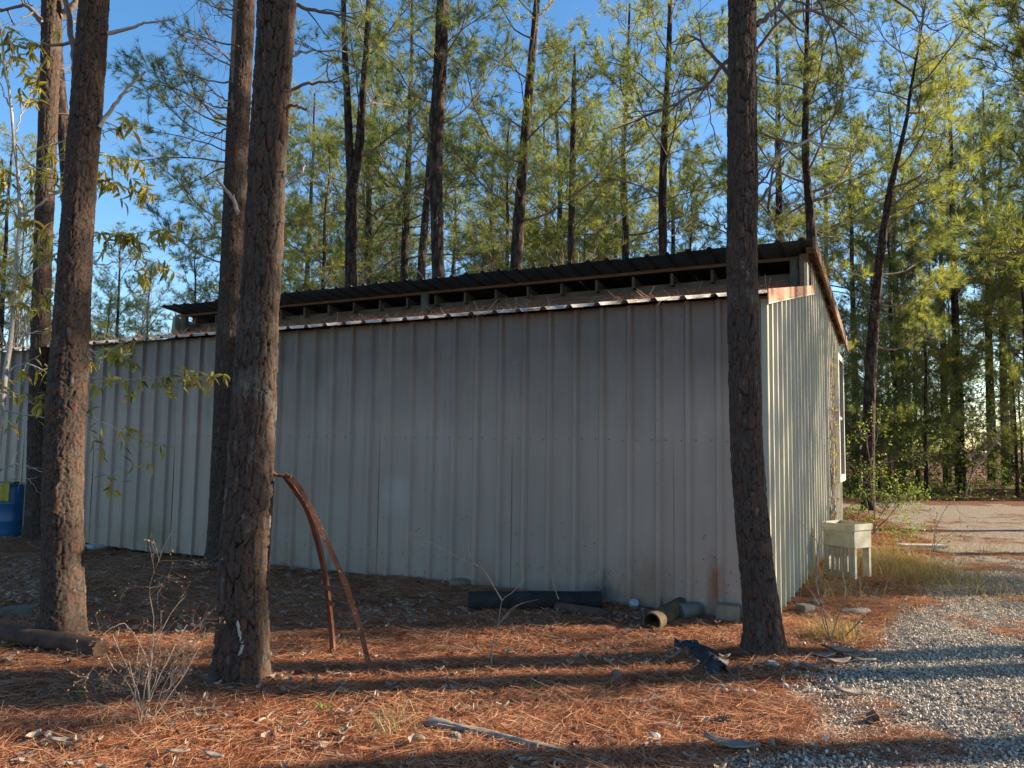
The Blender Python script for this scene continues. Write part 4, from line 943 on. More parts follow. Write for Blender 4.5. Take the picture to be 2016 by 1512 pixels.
for bi, (pl, r0, r1, nl, nsub) in enumerate(SP):
    dY = rg.normal(0, .25) if bi > 2 else 0
    c = bezier([P(a, b, YS + (dY * k / len(pl))) - sb for k, (a, b) in enumerate(pl)], 26); c[1:] += rg.normal(0, .008, c[1:].shape)
    mb = MB(); mb.tube(c, np.linspace(r0, r1, 26), 7 if r0 > .02 else 5); paths = [c[8:] if nl else c]
    for k in range(nsub):
        i = rg.integers(4, 25); d = c[i] - c[i - 1]; d = d / np.linalg.norm(d) * .8 + rg.normal(0, .6, 3) * [1, .8, 1]; q = [c[i]]; L = rg.uniform(.1, .34)
        for _ in range(5): d = d + rg.normal(0, .2, 3) - [0, 0, .05]; d /= np.linalg.norm(d); q.append(q[-1] + d * L / 5)
        mb.tube(q, np.linspace(max(.003, r1), .0013, 6), 4); paths.append(np.array(q))
    mb.build('trunk' if bi == 0 else 'branch', SAPB, sap, smooth=True)
    for k in range(int(nl * (2.2 if bi < 4 else 3.0))):
        pth = paths[rg.integers(len(paths))] if rg.uniform() < .8 else paths[0]; i = rg.integers(len(pth) // 2, len(pth)); p = pth[i]
        az = rg.uniform(0, 6.28); dip = rg.normal(.6, .75); sc_ = rg.uniform(.7, 1.3)
        M = Matrix.Translation(Vector(p)) @ Matrix.Rotation(az, 4, 'Z') @ Matrix.Rotation(dip, 4, 'Y') @ Matrix.Rotation(rg.uniform(-1, 1), 4, 'X') @ Matrix.Scale(sc_, 4)
        if nleaf < 298:
            o = bpy.data.objects.new('leaf', LM[rg.integers(5)]); COL.objects.link(o); o.parent = sap; o.matrix_local = M; nleaf += 1
        else:
            me = LM[k % 5]; co = np.array([list(M @ v.co) for v in me.vertices]); b = sum(len(z) for z in extra_v); extra_v.append(co)
            extra_f += [[q + b for q in pg.vertices] for pg in me.polygons]; extra_t += [rg.uniform(.1, 1)] * len(co)
if extra_v: o = mk('foliage', np.concatenate(extra_v), extra_f, LEAFG, parent=sap, attrs={'tint': extra_t}); o['kind'] = 'stuff'

# ------------------------------------------------------------------ small plants
def plant(name, base, mb, tips, wm, label, cat, leaves=None, lm=None, lsize=.02, seed=0, scale=1.0, per=2, red=False, lname='leaves'):
    root = empty(name, tuple(base)); tag(root, label, cat)
    o = mb.build('stems', wm, root, smooth=True); o.scale = (scale,) * 3
    if lm is not None:
        rg = np.random.default_rng(seed); v = []; f = []; tt = []; b = 0
        for (p, d) in tips:
            for k in range(per):
                s = lsize * rg.uniform(.6, 1.3) / scale; a = d + rg.normal(0, .7, 3); a /= np.linalg.norm(a); c = np.cross(a, rg.normal(0, 1, 3)); c /= np.linalg.norm(c)
                q = p + rg.normal(0, lsize * .6, 3)
                v += [q, q + a * s * .5 + c * s * .25, q + a * s, q + a * s * .5 - c * s * .25]; f.append([b, b + 1, b + 2, b + 3]); b += 4; tt += [rg.uniform(0, 1)] * 4
        o = mk(lname, v, f, lm, parent=root, attrs={'tint': tt}); o.scale = (scale,) * 3; o['kind'] = 'stuff'
    return root
# twiggy sunlit bush, front left
def bush(base, stems, seed, H, m, levels=3, nb=4, rad=.006):
    rg = np.random.default_rng(seed); mb = MB(); tips = []
    def rec(p, d, L, rd, lv):
        k = 6; q = [p]
        for _ in range(k): d = d + rg.normal(0, .12, 3); d /= np.linalg.norm(d); q.append(q[-1] + d * L / k)
        mb.tube(q, np.linspace(rd, rd * .6, k + 1), 5 if lv == 0 else 3, 0, False)
        if lv >= levels: tips.append((q[-1], d)); return
        for i in range(nb):
            j = rg.integers(2, k + 1); dd = d * .7 + rg.normal(0, .65, 3); dd /= np.linalg.norm(dd); rec(q[j], dd, L * rg.uniform(.28, .6), rd * .5, lv + 1)
        tips.append((q[-1], d))
    for (dx, dy, dz, L) in stems: rec(np.array([rg.normal(0, .02), rg.normal(0, .02), -.02]), np.array([dx, dy, dz], float) / math.sqrt(dx * dx + dy * dy + dz * dz), L * H, rad, 0)
    return mb, tips
gb = G(285, 1425)
mb, tips = bush(gb, [(.10, 0, 1, .95), (.0, .1, 1, .8), (.22, .05, 1, .75), (-.35, .1, 1, .7), (-.8, .2, .9, .6), (.7, .1, .8, .6), (.5, -.1, .9, .5), (-.3, -.1, 1, .5), (-.9, 0, .5, .45), (.9, .2, .4, .42), (.3, .2, 1, .6), (-.1, 0, 1, .55)], 5, .82, TWIG, 3, 4, .0042)
plant('twiggy_bush', gb, mb, tips, TWIG, 'sunlit almost bare twiggy bush in front of the two left pines', 'bush', lm=REDLEAF, lsize=.017, seed=2, per=1)
gb = G(968, 1312)
root = empty('bare_sapling', tuple(gb)); tag(root, 'thin bare sapling with arching twigs in front of the charred log', 'sapling')
def strand(mb, pl, Y, r0, r1, base, n=12, seed=0):
    rg = np.random.default_rng(seed); c = bezier([P(a, b, Y) - base for a, b in pl], n); mb.tube(c + rg.normal(0, .002, c.shape), np.linspace(r0, r1, n), 5)
mb = MB(); Yq = gb.y
for i, pl in enumerate([[(966, 1318), (970, 1270), (980, 1230), (988, 1182)], [(988, 1182), (970, 1150), (950, 1120), (925, 1105), (910, 1102), (880, 1085), (840, 1065), (800, 1050)], [(988, 1182), (1010, 1165), (1030, 1145), (1050, 1125), (1080, 1110)],
    [(925, 1105), (905, 1110), (880, 1112)], [(915, 1103), (912, 1085), (914, 1066)], [(985, 1225), (1000, 1205), (1020, 1190), (1060, 1180)], [(980, 1230), (1010, 1200), (1030, 1185)], [(1100, 1180), (1090, 1150), (1085, 1120), (1090, 1105)], [(860, 1078), (830, 1072), (800, 1070)], [(1030, 1145), (1028, 1110), (1015, 1090)], [(930, 1105), (922, 1080), (925, 1066), (932, 1075)]]):
    strand(mb, pl, Yq, .006 if i < 2 else .0032, .0025 if i < 2 else .0013, gb, seed=i)
mb.build('stems', TWIG, root, smooth=True)
# dead weed right of the corner pine
gb = G(1640, 1268); mb, tips = bush(gb, [(.05, 0, 1, 1.), (.35, .05, .9, .6), (-.3, 0, 1, .55), (.6, 0, .7, .5)], 9, .85, DTWIG, 2, 4, .006)
plant('dead_weed', gb, mb, tips, DTWIG, 'dark spindly dead weed standing right of the corner pine', 'weed')
# evergreen shrub right
gb = G(1722, 1052); mb, tips = bush(gb, [(.02, 0, 1, .95), (.3, 0, 1, .5), (-.35, 0, 1, .5), (.7, 0, .9, .55), (-.7, .1, .6, .35)], 12, 2.1, DTWIG, 3, 5, .012)
plant('yaupon_shrub', gb, mb, tips, DTWIG, 'upright bright green leafy shrub between the white tub and the bent pine', 'shrub', lm=SHRUBG, lsize=.05, seed=5, per=3)
for i, (x, y, H, lab) in enumerate([(1765, 1075, .55, 'low green shrub on the grassy verge right of the white tub'), (1835, 1085, .9, 'tall thin bare weed with pale tip on the verge by the drive'), (1800, 1060, .5, 'small leafy weed at the back of the grassy verge')]):
    gb = G(x, y); mb, tips = bush(gb, [(.1, 0, 1, 1), (-.3, 0, 1, .7), (.5, 0, 1, .6)], 30 + i, H, TWIG, 2, 4, .006)
    plant('weed', gb, mb, tips, TWIG, lab, 'weed', lm=SHRUBG, lsize=.04, seed=i, per=1 if i == 1 else 4)
# small weeds on the straw
for i, (x, y, lab) in enumerate([(150, 1375, 'small bright green seedling left of the twiggy bush'), (435, 1345, 'green weed tuft at the foot of the thick pine'), (642, 1400, 'small green fern like tuft in the sunlit straw right of the thick pine'), (1055, 1358, 'tiny green grass tuft in the middle of the straw floor'), (25, 1270, 'small leafy weed in front of the left log')]):
    gb = G(x, y); rg = np.random.default_rng(i); v = []; f = []; tt = []; b = 0
    for k in range(26):
        a = rg.uniform(0, 6.3); L = rg.uniform(.04, .1); d = np.array([math.cos(a), math.sin(a), rg.uniform(.3, 1.4)]); d /= np.linalg.norm(d); n = np.cross(d, [0, 0, 1]); q = rg.normal(0, .02, 3) * [1, 1, 0]
        v += [q - n * .004, q + n * .004, q + d * L * .6 + n * .008, q + d * L * .6 - n * .008, q + d * L + [0, 0, -.01]]; f += [[b, b + 1, b + 2, b + 3], [b + 3, b + 2, b + 4]]; b += 5; tt += [rg.uniform(.3, 1)] * 5
    o = mk('green_weed', v, f, SHRUBG, attrs={'tint': tt}); o.location = gb; tag(o, lab, 'weed')
# dry grass on the verge and along the side wall
def grass(name, n, fn, H, label, seed):
    rg = np.random.default_rng(seed); xy = fn(rg, n); k = len(xy); z = gz(xy[:, 0], xy[:, 1]); L = H * rg.uniform(.35, 1.1, k)
    a = rg.uniform(0, 6.283, k); ln = rg.uniform(.15, 1.7, k); d = np.stack([np.cos(a) * ln, np.sin(a) * ln, np.ones(k)], 1); d /= np.linalg.norm(d, axis=1)[:, None]
    n_ = np.stack([-np.sin(a), np.cos(a), 0 * a], 1) * .0018; p = np.stack([xy[:, 0], xy[:, 1], z], 1)
    m1 = p + d * L[:, None] * .55; m2 = m1 + (d + np.stack([np.cos(a) * .5, np.sin(a) * .5, -.35 * np.ones(k)], 1)) * L[:, None] * .45
    v = np.stack([p - n_, p + n_, m1 + n_, m1 - n_, m2], 1).reshape(-1, 3); b = np.arange(k)[:, None] * 5
    f = [list(q) for q in np.concatenate([b, b + 1, b + 2, b + 3], 1)] + [list(q) for q in np.concatenate([b + 3, b + 2, b + 4], 1)]
    o = mk(name, v, f, GRASS, attrs={'tint': np.repeat(np.clip(rg.normal(.6, .3, k), 0, 1), 5)}); tag(o, label, None, None, 'stuff')
def vf(cx, cy, sx, sy):
    c = G(cx, cy); return lambda rg, n: np.stack([c.x + rg.normal(0, sx, n), c.y + rg.normal(0, sy, n)], 1)
grass('dry_grass', 3600, vf(1768, 1120, .42, .8), .38, 'dry golden grass and stalks on the verge between shed and drive', 1)
grass('dry_grass', 700, vf(1830, 1075, .7, .9), .2, 'short green and yellow grass at the back of the verge', 2)
grass('dry_grass', 420, vf(1610, 1160, .25, .5), .45, 'long dry grass blades leaning along the side wall', 3)
grass('dry_grass', 420, vf(1640, 1255, .12, .12), .28, 'brown dry grass tuft around the dead weed', 4)
grass('dry_grass', 110, vf(785, 1440, .10, .14), .18, 'thin straw coloured grass at the front middle', 5)
# vine on the side wall
mb = MB(); rg = np.random.default_rng(44); tips = []
for k in range(7):
    t = 5.55 + rg.normal(0, .12); z = .1; q = []; 
    top = rg.uniform(1.8, 3.6)
    while z < top: q.append(np.array(SB(t, z, .05 + abs(rg.normal(0, .03))))); t += rg.normal(0.02, .07); z += .12
    mb.tube(q, np.linspace(.009, .004, len(q)), 4); 
    for p in q[::2]: tips.append((p - np.array(B(0, 5.55, 0)), rg.normal(0, 1, 3)))
mb.v = [v - np.array(B(0, 5.55, 0)) for v in mb.v]
plant('wall_vine', B(0, 5.55, 0), mb, tips, DTWIG, 'dry vine climbing the side wall before the window', 'vine', lm=GRASS, lsize=.05, seed=8, per=3)

# ------------------------------------------------------------------ yard things
# blue barrel
gb = G(16, 1056); bar = empty('plastic_barrel', tuple(gb)); tag(bar, 'blue plastic barrel at the left edge beside the shaded pine', 'barrel')
RB = 37 / FPX * gb.y
prof = [(0, 0), (.9, 0), (.97, .03), (.99, .10), (1, .26), (1.03, .28), (1.0, .30), (1, .55), (1.03, .57), (1, .59), (.985, .78), (.95, .86), (.88, .885), (.86, .86), (0, .85)]
mb = MB(); nn = 36; v = []; 
for (q, z) in prof: v += [(q * RB * math.cos(a_), q * RB * math.sin(a_), z * .98) for a_ in np.arange(nn) * 2 * math.pi / nn]
f = [[i * nn + j, i * nn + (j + 1) % nn, (i + 1) * nn + (j + 1) % nn, (i + 1) * nn + j] for i in range(len(prof) - 1) for j in range(nn)]
mb.add(v, f); mb.build('barrel_body', BLUE, bar, smooth=True)
mb = MB(); mb.tube([(RB * .95 * math.cos(a_), RB * .95 * math.sin(a_), .845) for a_ in np.linspace(0, 2 * math.pi, 37)], .012, 6, 0, False); mb.build('rim', BLUE, bar, smooth=True)
# yellow cloth draped over the barrel
nu_, nv_ = 22, 26; v = []
for i in range(nu_):
    for j in range(nv_):
        a_ = (i / (nu_ - 1) - .5) * .34; s = j / (nv_ - 1) * .62 - .3
        if s < 0: x_, y_, z_ = a_ + .10 * s, s + .02, .885 + .012 * math.sin(i * .9 + j * .4)
        else:
            k = min(s, .06) / .06; x_ = a_ * (1 - .15 * s) ; y_ = .03 + .03 * k; z_ = .885 - max(0, s - .03); y_ += .014 * math.sin(i * 1.1 + j * .15) * min(1, s * 8)
        v.append((x_ , -y_ if s >= 0 else -s - RB * 0, z_))
v = [(x_, (-RB * 1.02 + (-(abs(y_)) if False else 0) - (.0 if z_ > .87 else .012 + .012 * math.sin(x_ * 40))) if z_ <= .873 else y_ - RB * .96, z_) for x_, y_, z_ in v]
f = [[i * nv_ + j, (i + 1) * nv_ + j, (i + 1) * nv_ + j + 1, i * nv_ + j + 1] for i in range(nu_ - 1) for j in range(nv_ - 1)]
cl = mk('yellow_cloth', v, f, CLOTH, smooth=True); cl.location = gb + Vector((-.02, 0, .0)); cl.rotation_euler = (0, 0, .1); tag(cl, 'dirty yellow cloth draped over the rim of the blue barrel', 'cloth')
sm = cl.modifiers.new('thickness', 'SOLIDIFY'); sm.thickness = .006
def rough_log(name, pa, pb, ra, rb, m, label, cat, seed, n=20, nu=20, hollow=0, sag=0, rough=.12):
    "a log or pipe between two world points"
    pa, pb = Vector(pa), Vector(pb); rg = np.random.default_rng(seed); ax = pb - pa; L = ax.length; v = []
    X = np.array(ax.normalized()); Yv = np.cross([0, 0, 1.], X); Yv /= np.linalg.norm(Yv); Zv = np.cross(X, Yv); off = rg.normal(0, 1, 2)
    for i in range(n):
        u = i / (n - 1); rr_ = ra + (rb - ra) * u
        for j in range(nu):
            a_ = j * 2 * math.pi / nu; q = rr_ * (1 + rough * (float(fbm(np.array([math.cos(a_) * 1.6 + off[0]]), np.array([math.sin(a_) * 1.6]), np.array([u * L * 5]), seed, 3)[0]) - .44) * 2)
            v.append(X * u * L + Yv * q * math.cos(a_) + Zv * q * math.sin(a_) + np.array([0, 0, sag * math.sin(math.pi * u)]))
    f = [[i * nu + j, i * nu + (j + 1) % nu, (i + 1) * nu + (j + 1) % nu, (i + 1) * nu + j] for i in range(n - 1) for j in range(nu)]
    if hollow:
        b = len(v); w_ = hollow
        for i in (0, n - 1):
            for dd in (0, 1):
                u = i / (n - 1) + (.0 if not dd else (.55 / (n - 1) * 8 if i == 0 else -.55 / (n - 1) * 8)); rr_ = (ra if i == 0 else rb) * (1 - w_)
                v += [X * u * L + Yv * rr_ * math.cos(j * 2 * math.pi / nu) + Zv * rr_ * math.sin(j * 2 * math.pi / nu) for j in range(nu)]
        for e, s0 in ((0, 0), (1, (n - 1) * nu)):
            b0 = b + e * 2 * nu; b1 = b0 + nu
            for j in range(nu):
                j2 = (j + 1) % nu; f += [[s0 + j, b0 + j, b0 + j2, s0 + j2], [b0 + j, b1 + j, b1 + j2, b0 + j2]]
            f.append([b1 + j for j in range(nu)])
    else: f += [list(range(nu))[::-1], [(n - 1) * nu + j for j in range(nu)]]
    o = mk(name, v, f, m, smooth=True); o.location = pa; tag(o, label, cat)
    md = o.modifiers.new('edges', 'EDGE_SPLIT'); md.split_angle = R(45); return o
def on(px_, py_, rad): g = G(px_, py_); d = Vector((g.x, g.y, 0)).normalized(); return Vector((g.x, g.y, g.z)) + Vector((d.x * rad * .4, d.y * rad * .4, rad * .85))
rough_log('charred_log', on(922, 1203, .095), on(1182, 1201, .095), .10, .095, CHAR, 'long thick black charred log lying along the shed wall', 'log', 1, 30, 22, rough=.06)
rough_log('small_log', on(1095, 1206, .05), on(1203, 1221, .05), .055, .05, LOGB, 'short dark brown log lying in front of the charred log', 'log', 2, 16, 18)
rough_log('fallen_log', on(-60, 1258, .06), on(198, 1296, .07), .062, .075, LOGB, 'dark fallen log in front of the left pine', 'log', 3, 30, 20, sag=.02)
rough_log('clay_pipe', on(1283, 1243, .085), on(1345, 1208, .09), .088, .088, CLAY, 'mossy hollow pipe with dark open end facing the camera', 'pipe', 4, 10, 28, hollow=.16, rough=.02)
rough_log('rounded_stone', on(1335, 1222, .09), on(1376, 1216, .08), .085, .07, SLATE, 'dark rounded block against the wall behind the hollow pipe', 'stone', 5, 12, 18, rough=.2)
rough_log('pot_base', on(1285, 1250, .02), Vector(on(1285, 1250, .02)) + Vector((0, 0, .035)), .001 + .075, .08, BLACKP, 'flat black round dish beside the hollow pipe', 'dish', 6, 4, 24, hollow=.2).location.x += .12
rough_log('weathered_branch', on(846, 1432, .03), on(1060, 1478, .022), .036, .022, DRIFT, 'long weathered grey branch on the straw at the front', 'branch', 7, 40, 14, rough=.45)
rough_log('weathered_branch', on(1050, 1472, .018), on(1190, 1500, .012), .022, .010, DRIFT, 'thin grey end piece broken off the long front branch', 'branch', 8, 24, 10, rough=.5)
sticks = [((1236, 1388), (1330, 1372), .014, DTWIG, 'knobbly brown stick right of centre in the straw'), ((1250, 1406), (1296, 1402), .010, DRIFT, 'short grey stick just below the knobbly one'), ((1290, 1428), (1378, 1444), .012, DRIFT, 'straight grey stick left of the gravel edge'),
          ((1345, 1492), (1420, 1502), .012, DRIFT, 'grey stick at the bottom edge by the gravel'), ((1020, 1512), (1050, 1488), .009, DTWIG, 'dark stick at the bottom edge below the long branch'), ((855, 1385), (798, 1418), .006, DRIFT, 'thin pale stick in the front middle straw'),
          ((500, 1430), (545, 1415), .010, TWIG, 'pale bark stick in front of the thick pine'), ((665, 1468), (700, 1440), .008, TWIG, 'bent pale stick near the bottom middle'), ((1600, 1345), (1700, 1372), .010, DRIFT, 'grey stick lying across the gravel edge'), ((1570, 1330), (1625, 1352), .009, DTWIG, 'forked twig at the sunny gravel edge'),
          ((1222, 1190), (1246, 1160), .010, DTWIG, 'short stick leaning on the wall beside the charred log'), ((560, 1245), (650, 1242), .005, DTWIG, 'thin dark twig between thick pine and rusty frame'), ((700, 1262), (780, 1255), .005, TWIG, 'thin twig right of the rusty frame feet'), ((0, 1180), (130, 1195), .010, DTWIG, 'long dark twig behind the left log')]
for i, (a, b, rd, m_, lab) in enumerate(sticks):
    pa = on(*a, rd); pb = on(*b, rd)
    if i == 10: pb = P(1246, 1160, pa.y + .1)
    rg = np.random.default_rng(i + 5); pa = Vector(pa); c = bezier([pa, pa.lerp(pb, .35) + Vector(rg.normal(0, .012, 3)), pa.lerp(pb, .7) + Vector(rg.normal(0, .012, 3)), pb], 12)
    mb = MB(); mb.tube(c - np.array(pa), rd * rg.uniform(.7, 1.2, 12) * np.linspace(1, .6, 12), 8)
    if i % 2 == 0: mb.tube([c[5] - np.array(pa), c[5] - np.array(pa) + [.03, .03, .03], c[5] - np.array(pa) + [.08, .05, .035]], [rd * .6, rd * .5, rd * .3], 6)
    o = mb.build('stick', m_, None, smooth=True); o.location = pa; tag(o, lab, 'stick')
# pine cones
def cone_mesh():
    mb = MB(); rg = np.random.default_rng(2)
    mb.tube([(0, 0, 0), (.035, 0, 0), (.075, 0, 0)], [.012, .014, .006], 8)
    for k in range(58):
        u = k / 58; a = k * 2.4; x = .004 + .07 * u; R_ = .012 + .022 * math.sin(math.pi * min(1, u * .85 + .12)); c, s = math.cos(a), math.sin(a)
        p = np.array([x, c * .010, s * .010]); tip = np.array([x + .010, c * R_, s * R_]); sd = np.array([0, -s, c]) * .007
        mb.add([p - sd * .6, p + sd * .6, tip + sd, tip - sd, tip + np.array([.004, c * .003, s * .003])], [[0, 1, 2, 3], [3, 2, 4]])
    o = mb.build('pine_cone', simple('pine_cone_scales', (.11, .07, .05), (.26, .20, .16), 40)); me = o.data; bpy.data.objects.remove(o); return me
CONE = cone_mesh()
for i, (x, y, lab) in enumerate([(1408, 1426, 'pine cone on the straw left of the gravel edge'), (1216, 1337, 'dark pine cone in the sunlit patch right of centre'), (1395, 1342, 'pine cone under the black fabric'), (85, 1368, 'pine cone at the lower left beside the twiggy bush'), (385, 1262, 'pine cone left of the foot of the thick pine'), (905, 1462, 'grey knob like cone under the long front branch'), (1725, 1418, 'lone pine cone on the gravel'), (890, 1290, 'pine cone left of the bare sapling'), (1690, 1255, 'pine cone right of the dead weed')]):
    o = bpy.data.objects.new('pine_cone', CONE); COL.objects.link(o); g = G(x, y); o.location = (g.x, g.y, g.z + .025); o.rotation_euler = (i, .2 * (i % 3), i * 1.7); tag(o, lab, 'pine cone'); o.scale = (1.1,) * 3
# concrete block, slabs, stones
def rock(name, c, size, m, label, cat, seed, sub=3, box=False, rz=0):
    rg = np.random.default_rng(seed); n = 9; v = []; f = []; idx = {}
    def sp(p):
        k = tuple(np.round(p, 5))
        if k not in idx: idx[k] = len(v); v.append(p)
        return idx[k]
    g_ = np.linspace(-1, 1, n)
    for ax in range(3):
        for sg in (-1, 1):
            for i in range(n - 1):
                for j in range(n - 1):
                    q = []
                    for (a, b) in ((i, j), (i + 1, j), (i + 1, j + 1), (i, j + 1)):
                        p = np.zeros(3); p[ax] = sg; p[(ax + 1) % 3] = g_[a]; p[(ax + 2) % 3] = g_[b]; q.append(sp(p))
                    f.append(q if sg > 0 else q[::-1])
    v = np.array(v); e = np.abs(v); sph = v / np.linalg.norm(v, axis=1)[:, None] * 1.15
    k = .12 if box else .72; w_ = v * (1 - k) + sph * k
    nn_ = (fbm(w_[:, 0] * 1.4 + seed, w_[:, 1] * 1.4, w_[:, 2] * 1.4, seed, 4) - .44)
    w_ = w_ * (1 + nn_[:, None] * (.14 if box else .7)) * np.array(size) / 2
    o = mk(name, w_, f, m, smooth=not box); o.location = c; o.rotation_euler = (rg.normal(0, .04), rg.normal(0, .04), rz); tag(o, label, cat); return o
g = G(1438, 1226); rock('concrete_block', (g.x, g.y + .08, g.z + .075), (.22, .16, .17), MOSSC, 'mossy concrete block under the shed corner left of the corner pine', 'block', 1, box=True, rz=-.3)
g = G(208, 1080); rock('concrete_slab', (g.x, g.y + .12, g.z + .02), (.62, .3, .10), CONC, 'broken pale concrete slab at the foot of the wall behind the left pines', 'slab', 2, box=True, rz=.9)
g = G(240, 1072); rock('concrete_slab', (g.x + .12, g.y + .2, g.z + .07), (.42, .25, .06), CONC, 'smaller slab lying on the pale broken slab by the wall', 'slab', 3, box=True, rz=.7)
g = G(905, 1150); rock('mossy_stone', (g.x + .1, g.y + .05, g.z + .02), (.55, .2, .10), MOSSC, 'low mossy stone against the wall left of the charred log', 'stone', 4, rz=.9)
g = G(22, 1216); rock('wood_block', (g.x, g.y + .1, g.z + .03), (.3, .2, .09), POSTM, 'cut mossy timber block at the left edge behind the fallen log', 'timber block', 5, box=True, rz=.2)
g = G(1585, 1205); rock('stone', (g.x, g.y, g.z + .03), (.17, .12, .09), SLATE, 'angular grey green stone right of the corner pine by the wall', 'stone', 6, box=True, rz=.6)
g = G(1605, 1190); rock('stone', (g.x, g.y, g.z + .02), (.15, .1, .06), SLATE, 'flatter stone just behind the angular grey green one', 'stone', 7, rz=.2)
g = G(1678, 1208); rock('stone', (g.x, g.y, g.z + .01), (.30, .14, .07), SLATE, 'low dark stone half buried right of the dead weed stem', 'stone', 8, rz=.1)
g = G(1815, 1078); rock('plank_piece', (g.x, g.y, g.z + .03), (.75, .3, .05), CONC, 'pale flat slab lying on the verge beside the drive', 'slab', 9, box=True, rz=.1)
wh = [(1518, 1310, .05), (1527, 1313, .045), (1566, 1310, .045), (1420, 1355, .035), (1428, 1362, .03), (1449, 1364, .035), (1465, 1364, .03), (1482, 1364, .03), (1500, 1290, .03), (1434, 1352, .03), (1290, 1457, .05), (1546, 1354, .04), (1570, 1284, .03), (1600, 1362, .035), (1640, 1365, .03)]
for i, (x, y, s) in enumerate(wh):
    g = G(x, y); rock('white_stone', (g.x, g.y, g.z + s * .3), (s * 1.2, s, s * .8), STONE, 'white stone lying in the straw near the foot of the corner pine', 'stone', 20 + i, rz=i)['group'] = 'white stones by the corner pine'
# bark pieces in the sun right of the corner pine
for i, (x, y, L, rz) in enumerate([(1640, 1283, .2, .1), (1660, 1290, .24, -.1), (1680, 1300, .2, .3), (1620, 1300, .22, .2), (1700, 1308, .18, -.2), (1600, 1320, .2, 0), (1650, 1312, .25, .4), (1715, 1295, .16, .1), (1440, 1480, .3, -.35), (1680, 1375, .25, -.2), (350, 1492, .12, .2), (420, 1500, .14, -.4), (120, 1470, .15, 0)]):
    g = G(x, y); v, f = leaf_shape(L, L * .28, .35, np.random.default_rng(i)); o = mk('bark_piece', v, f, DRIFT, smooth=True); o.location = (g.x, g.y, g.z + .025); o.rotation_euler = (.1, .05, rz)
    o.modifiers.new('thickness', 'SOLIDIFY').thickness = .008
    tag(o, ['curled grey bark piece in the pile right of the corner pine', 'long curved driftwood strip beside the lower gravel edge', 'large curled bark piece in the sun on the gravel', 'pale curled bark flake in the bottom left straw'][0 if i < 8 else 1 if i == 8 else 2 if i == 9 else 3], 'bark piece', 'bark pieces on the ground' if i < 8 or i > 9 else None)
# glass jar
g = G(1247, 1197); mb = MB(); nn = 20; v = []; pr = [(0, 0), (.045, 0), (.052, .012), (.052, .045), (.04, .062), (.034, .066), (.0, .068)]
for (q, z) in pr: v += [(q * math.cos(a_), q * math.sin(a_), z) for a_ in np.arange(nn) * 2 * math.pi / nn]
mb.add(v, [[i * nn + j, i * nn + (j + 1) % nn, (i + 1) * nn + (j + 1) % nn, (i + 1) * nn + j] for i in range(len(pr) - 1) for j in range(nn)]); o = mb.build('glass_lid', simple('clear_grey_glass', (.3, .31, .3), (.4, .41, .4), 5, .1, .8), None, True); o.location = g; o.rotation_euler = (.9, 0, .2); o.location.z += .03; tag(o, 'small round glass lid half buried at the wall right of the charred log', 'glass lid')
# crumpled black fabric
pth = [(1328, 1278), (1350, 1281), (1372, 1284), (1390, 1296), (1402, 1308), (1412, 1322), (1425, 1332)]
c = bezier([G(a, b) for a, b in pth], 40); rg = np.random.default_rng(3); c0 = c[0].copy(); v = []; nu_ = 18
for i, p in enumerate(c):
    wd = .03 + .065 * math.sin(math.pi * (i / 39) ** 1.6) + .01; t_ = c[min(39, i + 1)] - c[max(0, i - 1)]; t_ /= np.linalg.norm(t_); n_ = np.cross(t_, [0, 0, 1.])
    for j in range(nu_):
        u = j / (nu_ - 1) * 2 - 1; h = (1 - u * u) * (.045 + .035 * float(noise(np.array([i * .35]), np.array([j * .5]), 0, 4)[0])) + .03 * float(noise(np.array([i * .9]), np.array([j * .9]), 0, 6)[0])
        v.append(p - c0 + n_ * u * wd * (1 + .3 * math.sin(i * .8)) + np.array([0, 0, h]))
o = mk('black_fabric', v, [[i * nu_ + j, i * nu_ + j + 1, (i + 1) * nu_ + j + 1, (i + 1) * nu_ + j] for i in range(39) for j in range(nu_ - 1)], BLACKP, smooth=True); o.location = c0; tag(o, 'crumpled black fabric strip on the straw left of the corner pine', 'fabric')
# rusty frame leaning on the thick pine
Ya, Yb_ = Yb(733, 1326), Yb(655, 1286)
fb = G(733, 1326); fr = empty('rusty_frame', tuple(fb)); tag(fr, 'rusty two legged iron frame leaning against the thick pine', 'iron frame')
def bar(pl, wd, th_, name, m, fl=None):
    c = bezier([P(a, b, y_) - fb for a, b, y_ in pl], 30); t_ = np.gradient(c, axis=0); t_ /= np.linalg.norm(t_, axis=1)[:, None]
    view = np.array([0, 1., 0]); s = np.cross(t_, view); s /= np.linalg.norm(s, axis=1)[:, None]; d = np.cross(s, t_)
    if fl is not None: s, d = s * math.cos(fl) + d * math.sin(fl), -s * math.sin(fl) + d * math.cos(fl)
    v = []
    prof_ = [(-wd / 2, -th_ / 2), (wd / 2, -th_ / 2), (wd / 2, wd * .8), (wd / 2 - th_, wd * .8), (wd / 2 - th_, th_ / 2), (-wd / 2, th_ / 2)]
    for i in range(30): v += [c[i] + s[i] * a + d[i] * b for a, b in prof_]
    f = [[i * 6 + j, i * 6 + (j + 1) % 6, (i + 1) * 6 + (j + 1) % 6, (i + 1) * 6 + j] for i in range(29) for j in range(6)] + [[5, 4, 3, 2, 1, 0], [29 * 6 + j for j in range(6)]]
    return mk(name, v, f, m, parent=fr)
YT = Y2 + .02
bar([(566, 938, YT), (585, 955, YT), (606, 990, YT + .0), (640, 1060, YT + .03), (672, 1130, YT + .06), (690, 1180, Ya - .1), (708, 1235, Ya - .04), (722, 1290, Ya), (734, 1334, Ya)], .036, .008, 'leg', RUST, .25)
